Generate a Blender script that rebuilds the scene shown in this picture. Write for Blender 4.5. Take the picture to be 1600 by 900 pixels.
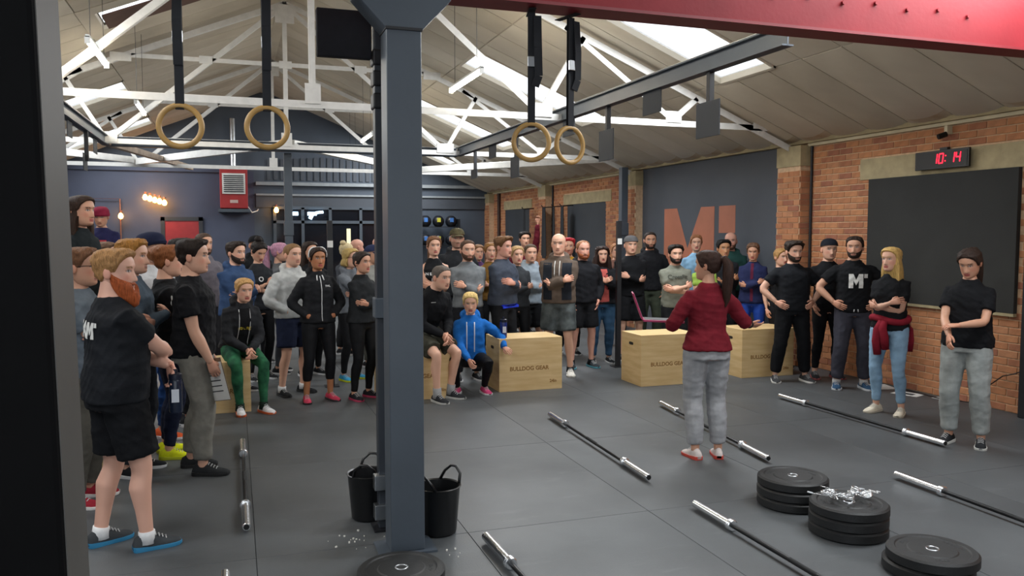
import bpy, bmesh, math, random
import numpy as np
from mathutils import Vector, Matrix, noise
from mathutils.bvhtree import BVHTree
for o in list(bpy.data.objects): bpy.data.objects.remove(o)
SC = bpy.context.scene
COL = SC.collection
R = math.radians
# ------------------------------------------------------------------ camera
CAMH, FPX, YAW, PITCH = 1.78, 1280.0, R(18.73), R(3.80)
cd = bpy.data.cameras.new('camera'); cd.sensor_width = 36; cd.lens = FPX / 1600 * 36; cd.clip_start = .05
cam = bpy.data.objects.new('camera', cd); COL.objects.link(cam)
cam.location = (0, 0, CAMH); cam.rotation_euler = (math.pi / 2 - PITCH, 0, -YAW)
SC.camera = cam
# ------------------------------------------------------------------ view, world
SC.view_settings.view_transform = 'Standard'; SC.view_settings.look = 'None'
SC.view_settings.gamma = 1; SC.view_settings.use_curve_mapping = False
SC.view_settings.exposure = 0.35
W = bpy.data.worlds.new('sky'); SC.world = W; W.use_nodes = True
W.node_tree.nodes['Background'].inputs[0].default_value = (.90, .95, 1, 1)
W.node_tree.nodes['Background'].inputs[1].default_value = 1.7
# daylight entering through the roof lights (one lamp under every pane)
SKY_Y = [-0.5, 3.9, 8.36, 12.62, 17.0, 21.8]
RX, RZ, SLOPE = .86, 5.65, .413           # ridge x, ridge height, roof slope
ROWS = [0.0, 2.69, 4.89, 6.5]             # distance from the ridge of the panel rows
SA = math.atan(SLOPE)
def roof_z(x): return RZ - SLOPE * abs(x - RX)
def daylight(side, y, power):
    l = bpy.data.lights.new('rooflight', 'AREA'); l.shape = 'RECTANGLE'
    l.size = 2.1; l.size_y = 1.0; l.energy = power; l.color = (.93, .97, 1)
    o = bpy.data.objects.new('rooflight_daylight', l); COL.objects.link(o)
    x = RX + side * (ROWS[1] + ROWS[2]) / 2
    o.location = (x, y, roof_z(x) - .05); o.rotation_euler = (0, side * SA, 0)
for y in SKY_Y:
    daylight(1, y, 120); daylight(-1, y, 75)
# ------------------------------------------------------------------ helpers
def lin(c):
    if isinstance(c, str):
        c = c.lstrip('#'); c = [int(c[i:i+2], 16) / 255 for i in (0, 2, 4)]
    return tuple((v / 12.92 if v <= .04045 else ((v + .055) / 1.055) ** 2.4) for v in c)
_M = {}
def mat(key, col='#808080', rough=.6, metal=0, var=.12, scale=6, bump=0, bscale=60, coords='Object', emit=None, estr=0, detail=4, spec=.5, attr=None, col2=None, stretch=None, sheen=0):
    if key in _M: return _M[key]
    m = bpy.data.materials.new(key); m.use_nodes = True; nt = m.node_tree; N = nt.nodes; L = nt.links
    b = N['Principled BSDF']; b.inputs['Roughness'].default_value = rough; b.inputs['Metallic'].default_value = metal
    b.inputs['Specular IOR Level'].default_value = spec
    if sheen: b.inputs['Sheen Weight'].default_value = sheen
    c = lin(col) if col else (0, 0, 0)
    tc = N.new('ShaderNodeTexCoord'); mp = N.new('ShaderNodeMapping'); L.new(tc.outputs[coords], mp.inputs[0])
    if stretch: mp.inputs['Scale'].default_value = stretch
    if attr:
        at = N.new('ShaderNodeAttribute'); at.attribute_name = attr; L.new(at.outputs['Color'], b.inputs['Base Color'])
    elif var or col2:
        nz = N.new('ShaderNodeTexNoise'); nz.inputs['Scale'].default_value = scale; nz.inputs['Detail'].default_value = detail
        L.new(mp.outputs[0], nz.inputs['Vector'])
        rp = N.new('ShaderNodeValToRGB'); e = rp.color_ramp.elements
        e[0].position, e[1].position = .3, .7
        c1 = lin(col2) if col2 else tuple(min(1, v * (1 + var)) for v in c)
        c0 = c if col2 else tuple(v * (1 - var) for v in c)
        e[0].color = (*c0, 1); e[1].color = (*c1, 1)
        L.new(nz.outputs[0], rp.inputs[0]); L.new(rp.outputs[0], b.inputs['Base Color'])
    else: b.inputs['Base Color'].default_value = (*c, 1)
    if bump:
        n2 = N.new('ShaderNodeTexNoise'); n2.inputs['Scale'].default_value = bscale; n2.inputs['Detail'].default_value = 3
        L.new(mp.outputs[0], n2.inputs['Vector'])
        bp = N.new('ShaderNodeBump'); bp.inputs['Strength'].default_value = bump; bp.inputs['Distance'].default_value = .01
        L.new(n2.outputs[0], bp.inputs['Height']); L.new(bp.outputs[0], b.inputs['Normal'])
    if emit: b.inputs['Emission Color'].default_value = (*lin(emit), 1); b.inputs['Emission Strength'].default_value = estr
    _M[key] = m; return m
class MB:
    """collects closed shapes into one mesh"""
    def __init__(s): s.v = []; s.f = []; s.m = []
    def add(s, vs, fs, mi=0):
        n = len(s.v); s.v += [tuple(v) for v in vs]; s.f += [tuple(i + n for i in f) for f in fs]; s.m += [mi] * len(fs); return s
    def box(s, c, d, rot=None, mi=0):
        vs = []
        for sx, sy, sz in ((-1,-1,-1),(1,-1,-1),(1,1,-1),(-1,1,-1),(-1,-1,1),(1,-1,1),(1,1,1),(-1,1,1)):
            v = Vector((sx * d[0] / 2, sy * d[1] / 2, sz * d[2] / 2))
            if rot is not None: v = rot @ v
            vs.append(v + Vector(c))
        return s.add(vs, [(3,2,1,0),(4,5,6,7),(0,1,5,4),(1,2,6,5),(2,3,7,6),(3,0,4,7)], mi)
    def bb(s, x0, x1, y0, y1, z0, z1, mi=0): return s.box(((x0+x1)/2, (y0+y1)/2, (z0+z1)/2), (x1-x0, y1-y0, z1-z0), None, mi)
    def beam(s, a, b, w, h, upv=(0, 0, 1), mi=0):
        a, b = Vector(a), Vector(b); d = b - a; L_ = d.length; d.normalize()
        x = d.cross(Vector(upv)); x = x.normalized() if x.length > 1e-5 else Vector((1, 0, 0)); z = x.cross(d)
        return s.box((a + b) / 2, (w, L_, h), Matrix((x, d, z)).transposed(), mi)
    def tube(s, pts, r, n=10, mi=0, cap=True):
        pts = [Vector(p) for p in pts]; rr = r if isinstance(r, (list, tuple)) else [r] * len(pts)
        rings = []; px = None
        for i, p in enumerate(pts):
            t = (pts[min(i+1, len(pts)-1)] - pts[max(i-1, 0)]).normalized()
            if px is None: px = t.orthogonal().normalized()
            px = (px - t * px.dot(t)); px = px.normalized() if px.length > 1e-6 else t.orthogonal().normalized()
            py = t.cross(px)
            rings.append([p + (px * math.cos(2*math.pi*k/n) + py * math.sin(2*math.pi*k/n)) * rr[i] for k in range(n)])
        return s.rings(rings, mi, cap)
    def rings(s, rings, mi=0, cap=True, closed=False):
        n = len(rings[0]); vs = [v for r in rings for v in r]; fs = []
        m = len(rings)
        for i in range(m if closed else m - 1):
            j = (i + 1) % m
            for k in range(n): fs.append((i*n+k, i*n+(k+1) % n, j*n+(k+1) % n, j*n+k))
        if cap and not closed: fs.append(tuple(range(n-1, -1, -1))); fs.append(tuple((m-1)*n+k for k in range(n)))
        return s.add(vs, fs, mi)
    def lathe(s, prof, n=32, c=(0, 0, 0), mi=0):
        """prof: list of (r, z), open profile closed at both ends by caps"""
        rings = [[Vector((c[0] + r * math.cos(2*math.pi*k/n), c[1] + r * math.sin(2*math.pi*k/n), c[2] + z)) for k in range(n)] for r, z in prof]
        return s.rings(rings, mi, True)
    def torus(s, c, R_, r, n=40, m=12, ax='y', mi=0):
        rings = []
        for i in range(n):
            a = 2*math.pi*i/n; ring = []
            for k in range(m):
                b = 2*math.pi*k/m; q = R_ + r * math.cos(b)
                if ax == 'y': p = (q*math.cos(a), r*math.sin(b), q*math.sin(a))
                elif ax == 'z': p = (q*math.cos(a), q*math.sin(a), r*math.sin(b))
                else: p = (r*math.sin(b), q*math.cos(a), q*math.sin(a))
                ring.append(Vector(c) + Vector(p))
            rings.append(ring)
        return s.rings(rings, mi, False, True)
    def prism(s, poly, a, b, mi=0):
        """poly: list of 3D points, extruded by vector from a to b offsets"""
        n = len(poly); a = Vector(a); b = Vector(b)
        vs = [Vector(p) + a for p in poly] + [Vector(p) + b for p in poly]
        fs = [tuple(range(n-1, -1, -1)), tuple(range(n, 2*n))] + [(k, (k+1) % n, n+(k+1) % n, n+k) for k in range(n)]
        return s.add(vs, fs, mi)
    def mesh(s, name, mats, smooth=False, fixn=True):
        me = bpy.data.meshes.new(name); me.from_pydata(s.v, [], s.f)
        for m in (mats if isinstance(mats, (list, tuple)) else [mats]): me.materials.append(m)
        if any(s.m): me.polygons.foreach_set('material_index', s.m)
        if fixn:
            bm = bmesh.new(); bm.from_mesh(me); bmesh.ops.recalc_face_normals(bm, faces=bm.faces); bm.to_mesh(me); bm.free()
        if smooth:
            me.polygons.foreach_set('use_smooth', [True] * len(me.polygons))
            if smooth is not True: me.set_sharp_from_angle(angle=R(smooth))
        me.update(); return me
    def build(s, name, mats, parent=None, smooth=False, loc=None, bevel=0, fixn=True):
        o = bpy.data.objects.new(name, s.mesh(name, mats, smooth, fixn)); COL.objects.link(o)
        if parent: o.parent = parent
        if loc: o.location = loc
        if bevel:
            b = o.modifiers.new('bevel', 'BEVEL'); b.width = bevel; b.segments = 2; b.limit_method = 'ANGLE'
        return o
def tag(o, label=None, cat=None, group=None, kind=None):
    if label: o['label'] = label
    if cat: o['category'] = cat
    if group: o['group'] = group
    if kind: o['kind'] = kind
    return o
def struct(o, label=None): o['kind'] = 'structure'; return tag(o, label)
def empty(name, loc=(0, 0, 0), rz=0):
    o = bpy.data.objects.new(name, None); COL.objects.link(o); o.location = loc; o.rotation_euler = (0, 0, rz); o.empty_display_size = .1; return o
def copy_tree(o, parent=None):
    c = o.copy(); COL.objects.link(c); c.parent = parent
    for ch in list(o.children): copy_tree(ch, c)
    return c
def text_mesh(txt, size, thick=.0, ext=.0015, bold=.012):
    cu = bpy.data.curves.new('txt', 'FONT'); cu.body = txt; cu.size = size; cu.offset = bold * size; cu.extrude = ext
    cu.align_x = 'CENTER'; cu.align_y = 'CENTER'; cu.resolution_u = 3
    o = bpy.data.objects.new('txt', cu); COL.objects.link(o)
    bpy.context.view_layer.update()
    me = bpy.data.meshes.new_from_object(o.evaluated_get(bpy.context.evaluated_depsgraph_get()))
    bpy.data.objects.remove(o); bpy.data.curves.remove(cu); return me
def text_obj(name, txt, size, m, parent, loc, rot, **k):
    me = text_mesh(txt, size, **k); me.materials.clear(); me.materials.append(m)
    o = bpy.data.objects.new(name, me); COL.objects.link(o); o.parent = parent; o.location = loc; o.rotation_euler = rot; return o
# ------------------------------------------------------------------ materials
rnd = random.Random(7)
M_white = mat('white_paint', '#d9d8d4', .5, var=.08, scale=9, bump=.1, bscale=30)
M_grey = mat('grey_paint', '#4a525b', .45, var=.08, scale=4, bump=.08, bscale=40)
M_black = mat('black_paint', '#15161a', .5, var=.15, scale=8)
M_red = mat('red_paint', '#7e2329', .55, spec=.2, var=.10, scale=3, bump=.08, bscale=30)
M_wallgrey = mat('wall_grey', '#474c54', .6, var=.10, scale=1.2, bump=.12, bscale=25)
M_walldark = mat('wall_dark', '#33373d', .7, var=.12, scale=1.5, bump=.1, bscale=25)
M_wallblue = mat('wall_blue', '#454c60', .65, var=.10, scale=1.2, bump=.1, bscale=20)
M_mortar = mat('mortar', '#cbab8a', .9, var=.15, scale=20, bump=.3, bscale=90)
M_conc = mat('concrete', '#a69876', .85, var=.15, scale=7, bump=.2, bscale=60)
M_board = mat('notice_board', '#2b2b29', .85, var=.12, scale=3, bump=.25, bscale=160)
M_rubber = mat('rubber', '#151617', .55, var=.2, scale=14, bump=.15, bscale=120)
M_chrome = mat('chrome', '#e9ebed', .26, metal=1, var=.05, scale=5)
M_steel = mat('steel', '#b9bcbf', .3, metal=1, var=.08, scale=20)
M_barshaft = mat('bar_shaft', '#17181a', .35, metal=.6, var=.1, scale=30)
M_strap = mat('strap', '#14161c', .8, var=.15, scale=30)
M_wood = mat('ring_wood', '#b08a4e', .45, var=.2, scale=8, stretch=(1, 6, 1))
M_trim = mat('trim_cream', '#cfc4a4', .6, var=.1, scale=4)
M_copper = mat('copper_paint', '#a9684f', .5, var=.12, scale=2.5)
M_glass = mat('window_glass', '#16181e', .08, var=0)
M_tube = mat('tube_lamp', '#ffffff', .4, var=0, emit='#fff1d8', estr=52)
M_bulb = mat('bulb', '#ffb060', .4, var=0, emit='#ffb050', estr=22)
M_led = mat('red_led', '#ff1830', .4, var=0, emit='#ff1530', estr=3)
M_plastic = mat('black_plastic', '#0e0f11', .3, var=.1, scale=10)
# ------------------------------------------------------------------ floor of rubber mats
def floor_mat():
    m = mat('floor_rubber', '#474a4c', .5, var=.22, scale=1.1, bump=.12, bscale=140, coords='Object', detail=8)
    nt = m.node_tree; N = nt.nodes; L = nt.links; b = N['Principled BSDF']
    tc = N.new('ShaderNodeTexCoord'); gm = N.new('ShaderNodeNewGeometry')
    sc = N.new('ShaderNodeTexNoise'); sc.inputs['Scale'].default_value = .55; sc.inputs['Detail'].default_value = 6
    L.new(gm.outputs['Position'], sc.inputs['Vector'])
    mr = N.new('ShaderNodeMapRange'); mr.inputs['From Min'].default_value = .35; mr.inputs['From Max'].default_value = .68
    mr.inputs['To Min'].default_value = .40; mr.inputs['To Max'].default_value = .62
    L.new(sc.outputs[0], mr.inputs[0]); L.new(mr.outputs[0], b.inputs['Roughness'])
    # dusty chalk scuffs
    mp = N.new('ShaderNodeMapping'); mp.inputs['Scale'].default_value = (1.2, 5, 1); L.new(gm.outputs['Position'], mp.inputs[0])
    s2 = N.new('ShaderNodeTexNoise'); s2.inputs['Scale'].default_value = 1.3; s2.inputs['Detail'].default_value = 9; s2.inputs['Roughness'].default_value = .7
    L.new(mp.outputs[0], s2.inputs['Vector'])
    r2 = N.new('ShaderNodeMapRange'); r2.inputs['From Min'].default_value = .58; r2.inputs['From Max'].default_value = .8; r2.inputs['To Max'].default_value = .35
    L.new(s2.outputs[0], r2.inputs[0])
    mx = N.new('ShaderNodeMix'); mx.data_type = 'RGBA'; mx.inputs['B'].default_value = (*lin('#77777a'), 1)
    src = b.inputs['Base Color'].links[0].from_socket
    L.new(r2.outputs[0], mx.inputs['Factor']); L.new(src, mx.inputs['A']); L.new(mx.outputs['Result'], b.inputs['Base Color'])
    return m
M_floor = floor_mat()
XL, XR, Y0, Y1 = -5.55, 7.3, -3.0, 23.6
floor = struct(MB().bb(XL-.3, XR+.3, Y0-.3, Y1+.3, -.2, -.02).build('floor', mat('floor_base', '#17181a', .8)))
mw, ml = 1.205, 1.83
tile = MB()
g = .0012; e = .006
for z, q in ((-.019, g), (-.004, g), (0, g + e)): pass
tile.rings([[Vector((a, b, z)) for a, b in ((-mw/2+q, -ml/2+q), (mw/2-q, -ml/2+q), (mw/2-q, ml/2-q), (-mw/2+q, ml/2-q))] for z, q in ((-.019, g), (-.003, g), (0, g + .0015))])
tme = tile.mesh('rubber_mat', M_floor)
ix = int((XL - .08) // mw)
for i in range(ix, 7):
    for j in range(-4, 11):
        x0 = .08 + i * mw; y0 = 4.61 + j * ml
        if x0 + mw < XL or x0 > XR or y0 > Y1: continue
        o = bpy.data.objects.new('rubber_mat', tme); COL.objects.link(o); o.parent = floor
        o.location = (x0 + mw/2, y0 + ml/2, 0); o.rotation_euler = (rnd.uniform(-.0004, .0004), rnd.uniform(-.0006, .0006), rnd.choice((0, math.pi)))
# ------------------------------------------------------------------ right wall of brick with pilasters
def wall_right():
    w = struct(MB().bb(XR, XR+.35, Y0, Y1, -.02, 3.1).build('wall_right', [M_mortar]))
    PIL = [(9.14, 9.62), (13.85, 14.33), (18.55, 19.03), (23.15, 23.6), (4.4, 4.9)]
    PX = 7.14
    BR = [mat('brick%d' % i, c, .85, var=.16, scale=9, bump=.35, bscale=70) for i, c in enumerate(('#ad744f', '#a0684a', '#b87e56', '#986149', '#b37c58'))]
    bl, bh, gap = .215, .066, .011
    H = bh + gap
    sm = [bpy.data.meshes.new('x') for _ in ()]
    def brick_mesh(l, d, mi):
        k = (round(l, 3), d, mi)
        if k not in cache:
            b = MB(); h = bh; q = .004
            b.rings([[Vector((x, y, z)) for y, z in ((-l/2+i, -h/2+i), (l/2-i, -h/2+i), (l/2-i, h/2-i), (-l/2+i, h/2-i))] for x, i in ((0, 0), (-d+q, 0), (-d, q))])
            cache[k] = b.mesh('brick', BR[mi])
        return cache[k]
    cache = {}
    far = [MB() for _ in BR]; cand = []
    def course(xf, ya, yb, z0, z1, holes, axis='y'):
        """lay bricks on a face at x = xf between ya..yb"""
        n0 = int(round(z0 / H)); n1 = int(z1 / H)
        for n in range(n0, n1):
            zc = n * H + H / 2; off = (n % 2) * (bl + gap) / 2
            k = math.floor((ya - off) / (bl + gap)) - 1
            while True:
                a = off + k * (bl + gap); b = a + bl; k += 1
                if a > yb: break
                a2, b2 = max(a, ya), min(b, yb)
                segs = [(a2, b2)]
                for (h0, h1, q0, q1) in holes:
                    if q0 < zc < q1:
                        ns = []
                        for s0, s1 in segs:
                            if s1 <= h0 or s0 >= h1: ns.append((s0, s1)); continue
                            if s0 < h0: ns.append((s0, h0 - .004))
                            if s1 > h1: ns.append((h1 + .004, s1))
                        segs = ns
                for s0, s1 in segs:
                    if s1 - s0 > .04: cand.append((xf, (s0 + s1) / 2, zc, s1 - s0, axis))
    # bay beside the notice board and beyond
    course(XR, 4.9, 9.14, 0, 2.93, [(6.02, 8.03, .99, 2.43), (5.6, 8.2, 2.43, 2.68)])
    course(XR, 14.33, 18.55, 0, 2.93, [(15.47, 17.53, -1, 2.44), (15.2, 17.75, 2.44, 2.67)])
    course(XR, 19.03, 23.15, 0, 2.93, [(20.1, 22.09, -1, 2.44), (19.9, 22.2, 2.44, 2.67)])
    course(XR, -3, 4.4, 0, 2.93, [])
    for a, b in PIL: course(PX, a, b, 0, 2.68, [])
    for a, b in PIL[:1]:
        # near face of the pilaster, bricks turned
        n1 = int(2.68 / H)
        for n in range(n1):
            zc = n * H + H / 2
            cand.append(((PX + XR) / 2 + .0, a, zc, XR - PX - .01, 'x'))
    def score(c):
        xf, y, z, l, ax = c
        if y < 5.7 or (c[0] == XR and y > 9.2): return 99 + y
        return y + (0 if z > 1.0 else 1.5)
    cand.sort(key=score)
    rb = random.Random(3)
    for n, (xf, y, z, l, ax) in enumerate(cand):
        mi = rb.choice((0, 0, 0, 1, 1, 2, 2, 3, 4)); d = .008 + rb.uniform(0, .004)
        if n < 300:
            o = bpy.data.objects.new('brick', brick_mesh(l, .009, mi)); COL.objects.link(o); o.parent = w
            o.location = (xf + .001 - rb.uniform(0, .002), y, z)
            if ax == 'x': o.rotation_euler = (0, 0, math.pi / 2); o.location = (xf, y + .001, z)
        elif ax == 'x': far[mi].bb(xf - l/2, xf + l/2, y - .009, y + .01, z - bh/2, z + bh/2)
        else: far[mi].bb(xf - d, xf + .004, y - l/2, y + l/2, z - bh/2, z + bh/2)
    for i, b in enumerate(far):
        if b.v: o = b.build('brickwork', BR[i], w); o['kind'] = 'stuff'
    for a, b in PIL: MB().bb(PX, XR+.02, a, b, 0, 2.68).build('pilaster', M_mortar, w)
    for a, b in PIL: MB().bb(PX-.012, XR+.02, a-.012, b+.012, 2.68, 2.95).build('padstone', M_conc, w)
    for y0, y1, z0, z1 in ((5.6, 8.2, 2.43, 2.68), (15.2, 17.75, 2.44, 2.67), (19.9, 22.2, 2.44, 2.67)):
        MB().bb(XR-.02, XR+.01, y0, y1, z0, z1).build('lintel', M_conc, w, bevel=.004)
    MB().bb(XR-.012, XR+.01, 9.62, 13.85, 0, 3.1).build('painted_panel', M_wallgrey, w)
    for y0, y1, z0, z1 in ((15.47, 17.53, 0, 2.44), (20.1, 22.09, 0, 2.44)):
        MB().bb(XR-.006, XR+.01, y0, y1, z0, z1).build('infill_panel', M_walldark, w)
    t = struct(MB().bb(XR-.05, XR+.02, 4.9, 9.14, 2.935, 2.975).bb(XR-.05, XR+.02, 14.33, 23.15, 2.935, 2.975).build('trim_1', M_trim, bevel=.004))
    t = struct(MB().bb(XR-.09, XR+.05, Y0, Y1, 2.975, 3.04).build('trim_2', M_conc))
    MB().tube([(XR-.03, 9.08, 0), (XR-.03, 9.08, 2.93)], .018, 8).build('conduit', M_black, w)
    MB().tube([(XR-.03, 18.4, .0), (XR-.03, 18.4, 2.93)], .025, 8).build('conduit', M_black, w)
    MB().tube([(XR-.05, 22.55, .0), (XR-.05, 22.55, 2.93)], .05, 10).build('conduit', mat('rusty_pipe', '#3c2a24', .7), w)
    return w
WR = wall_right()
# giant painted letter on the grey panel
def wall_logo():
    b = MB(); x = XR - .013
    def P(pts): b.prism([Vector((x, y, z)) for y, z in pts], (0, 0, 0), (-.002, 0, 0))
    yb = 0.95; T = 2.215
    P([(13.02, T), (12.58, T), (12.22, 1.53), (12.22, yb), (12.55, yb), (12.55, yb+.02), (12.6, 1.25), (12.6, yb), (13.02, yb)])
    P([(12.22, 1.53), (11.81, T), (11.41, T), (11.41, yb), (11.85, yb), (11.85, 1.25), (11.9, yb), (12.22, yb)])
    P([(11.28, T), (10.83, T), (10.83, 1.79), (11.28, 1.79)])
    tag(b.build('wall_letter', M_copper), 'giant copper letter M with a square apostrophe painted on the grey wall', 'wall sign')
wall_logo()
# notice board
nb = empty('notice_board', (XR-.02, 7.02, 1.71)); tag(nb, 'big dark felt board fixed to the brick wall under the digital clock', 'board')
MB().bb(-.03, .02, -1.0, 1.0, -.72, .72).build('felt_panel', M_board, nb, bevel=.004)
b = MB(); b.bb(-.034, .02, -1.005, 1.005, -.75, -.72); b.build('ledge', M_conc, nb)
# other walls
wl = struct(MB().bb(XL-.3, XL, Y0, Y1, -.02, 3.15).build('wall_left', M_wallblue))
def gable(name, y0, y1, m, door=None):
    b = MB()
    if door: # opening x0..x1 up to z1
        x0, x1, z1 = door
        b.bb(XL-.3, x0, y0, y1, -.02, 3.0); b.bb(x1, XR+.3, y0, y1, -.02, 3.0); b.bb(x0, x1, y0, y1, z1, 3.0)
    else: b.bb(XL-.3, XR+.3, y0, y1, -.02, 3.0)
    b.prism([Vector((XL-.3, y0, 3.0)), Vector((XR+.3, y0, 3.0)), Vector((RX, y0, RZ+.06))], (0, 0, 0), (0, y1-y0, 0))
    return struct(b.build(name, m))
wb = gable('wall_back', Y1, Y1+.3, mat('gable_grey', '#4b5460', .6, var=.1, scale=1.2, bump=.1, bscale=20))
wf = gable('wall_front', Y0-.3, Y0, M_wallgrey, (-3.2, 2.4, 2.75))  # unseen wall behind the camera; its open doorway is added to let sky light in
# ------------------------------------------------------------------ roof: panels, roof lights, ridge
M_roofp = [mat('roof_panel%d' % i, c, .8, col2=c2, scale=1.6, bump=.12, bscale=18, detail=6) for i, (c, c2) in enumerate((('#b9af9d', '#c9c0ae'), ('#aea492', '#c1b8a6'), ('#bfb6a5', '#cec6b6')))]
M_roofstain = mat('roof_stain', '#9a7a52', .85, col2='#c4baa8', scale=2.2, detail=6)
ceil = MB()
def slope_pt(side, s, y, dz=0):  # s = horizontal distance from the ridge
    return Vector((RX + side * s, y, RZ - SLOPE * s + dz))
def slab(b, side, s0, s1, y0, y1, d0, d1):
    q = [(s0, y0), (s1, y0), (s1, y1), (s0, y1)]
    vs = [slope_pt(side, s, y, d0) for s, y in q] + [slope_pt(side, s, y, d1) for s, y in q]
    b.add(vs, [(3,2,1,0),(4,5,6,7),(0,1,5,4),(1,2,6,5),(2,3,7,6),(3,0,4,7)])
SKW = .54
HATCH = (.72, 2.5, 11.95, 12.8)     # boarded-over roof light, left slope, upper row
for side in (1, -1):
    for r in range(3):
        s0, s1 = ROWS[r], ROWS[r+1] + (.35 if r == 2 else 0)
        cuts = [(y - SKW, y + SKW) for y in SKY_Y] if r == 1 else []
        if side == -1 and r == 0:
            slab(ceil, side, 0, HATCH[0], Y0-.3, Y1+.3, .07, .09)
            s0 = HATCH[0]; cuts = [(HATCH[2], HATCH[3])]
        if side == -1 and r == 1: cuts = [c for c in cuts if not 12 < sum(c)/2 < 13]
        y = Y0 - .3
        for a, c in cuts + [(Y1+.3, 0)]:
            slab(ceil, side, s0, s1, y, a, .07, .09); y = c
slab(ceil, -1, 2.5, ROWS[1], 11.9, 12.85, .07, .09)
ceil = struct(ceil.build('ceiling', mat('roof_deck', '#5a5348', .9)))
pcache = {}
def panel_mesh(side, r, w, mi, stain):
    k = (side, r, round(w, 2), mi, stain)
    if k in pcache: return pcache[k]
    s0, s1 = ROWS[r] + (.03 if r == 0 else .008), ROWS[r+1] - .008; n, q = 6, 7
    b = MB(); top = []; vs = []
    for i in range(n + 1):
        for j in range(q + 1):
            u, v = i / n, j / q
            sag = .06 * (1 - abs(2*v-1) ** 2.6) * (1 - abs(2*u-1) ** 6) if r == 2 else .014 * (1 - abs(2*v-1) ** 4) * (1 - abs(2*u-1) ** 6)
            s = s0 + (s1 - s0) * u
            vs.append(Vector((side * (s - s0), (v - .5) * (w - .014), -SLOPE * (s - s0) - sag)))
    fs = [(i*(q+1)+j, i*(q+1)+j+1, (i+1)*(q+1)+j+1, (i+1)*(q+1)+j) for i in range(n) for j in range(q)]
    N0 = len(vs); edge = [j for j in range(q+1)] + [i*(q+1)+q for i in range(1, n+1)] + [n*(q+1)+j for j in range(q-1, -1, -1)] + [i*(q+1) for i in range(n-1, 0, -1)]
    vs += [vs[i] + Vector((0, 0, .06)) for i in edge]
    E = len(edge)
    fs += [(edge[k2], edge[(k2+1) % E], N0+(k2+1) % E, N0+k2) for k2 in range(E)] + [tuple(N0+k2 for k2 in range(E))]
    b.add(vs, fs, 0)
    if stain and r == 2:
        for fi in range(n*q):
            if fi // q >= n - 1: b.m[fi] = 1
    pcache[k] = b.mesh('roof_panel', [M_roofp[mi], M_roofstain], smooth=30); return pcache[k]
PW = .61
for side in (1, -1):
    for r in range(3):
        sky = SKY_Y if r == 1 else []
        y = 6.17 - PW * 15
        ys = []
        while y < Y1:
            a, c = y, min(y + PW, Y1); y += PW
            segs = [(a, c)]
            for s in sky:
                if side == -1 and s == 12.62: continue
                ns = []
                for p, q in segs:
                    if q <= s-SKW or p >= s+SKW: ns.append((p, q)); continue
                    if p < s-SKW: ns.append((p, s-SKW))
                    if q > s+SKW: ns.append((s+SKW, q))
                segs = ns
            if side == -1 and r == 0 and a < HATCH[3] and c > HATCH[2]: segs = []
            ys += [s for s in segs if s[1] - s[0] > .06]
        for a, c in ys:
            o = bpy.data.objects.new('roof_panel', panel_mesh(side, r, c - a, rnd.choice((0, 0, 1, 2)), rnd.random() < .7)); COL.objects.link(o)
            o.parent = ceil; o.location = slope_pt(side, ROWS[r] + (.03 if r == 0 else .008), (a + c) / 2)
# upper strip above the hatch and the boarded hatch itself
b = MB(); slab(b, -1, .03, HATCH[0], 11.66, 13.1, -.01, .05); slab(b, -1, HATCH[1], ROWS[1], 11.66, 13.1, -.01, .05); slab(b, -1, HATCH[0], HATCH[1], 11.66, 11.95, -.01, .05); slab(b, -1, HATCH[0], HATCH[1], 12.8, 13.1, -.01, .05)
b.build('hatch_surround', M_roofp[0], ceil)
b = MB(); slab(b, -1, HATCH[0]+.07, HATCH[1]-.07, HATCH[2]+.09, HATCH[3]-.09, -.045, -.02)
b.build('hatch_board', mat('brown_board', '#5a4036', .8), ceil)
MB().bb(RX-.09, RX+.09, Y0, Y1, RZ-.045, RZ+.02).build('ridge_board', M_roofp[0], ceil)
M_pane = mat('rooflight_pane', '#ffffff', .3, var=0)
def pane_mat():
    nt = M_pane.node_tree; N = nt.nodes; L = nt.links; out = N['Material Output']
    t = N.new('ShaderNodeBsdfTransparent'); tr = N.new('ShaderNodeBsdfTranslucent'); mx = N.new('ShaderNodeMixShader'); mx.inputs[0].default_value = .3
    L.new(t.outputs[0], mx.inputs[1]); L.new(tr.outputs[0], mx.inputs[2]); L.new(mx.outputs[0], out.inputs[0])
pane_mat()
n = 0
for side in (1, -1):
    for y in SKY_Y:
        if side == -1 and y == 12.62: continue
        n += 1
        b = MB(); slab(b, side, ROWS[1], ROWS[2], y-SKW, y+SKW, .05, .058)
        w_ = struct(b.build('window_%d' % n, M_pane), None)
        f = MB()
        for a, c, p, q in ((ROWS[1], ROWS[1]+.03, y-SKW, y+SKW), (ROWS[2]-.03, ROWS[2], y-SKW, y+SKW), (ROWS[1], ROWS[2], y-SKW, y-SKW+.03), (ROWS[1], ROWS[2], y+SKW-.03, y+SKW)): slab(f, side, a, c, p, q, -.02, .06)
        f.build('frame', M_roofp[2], w_)
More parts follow.
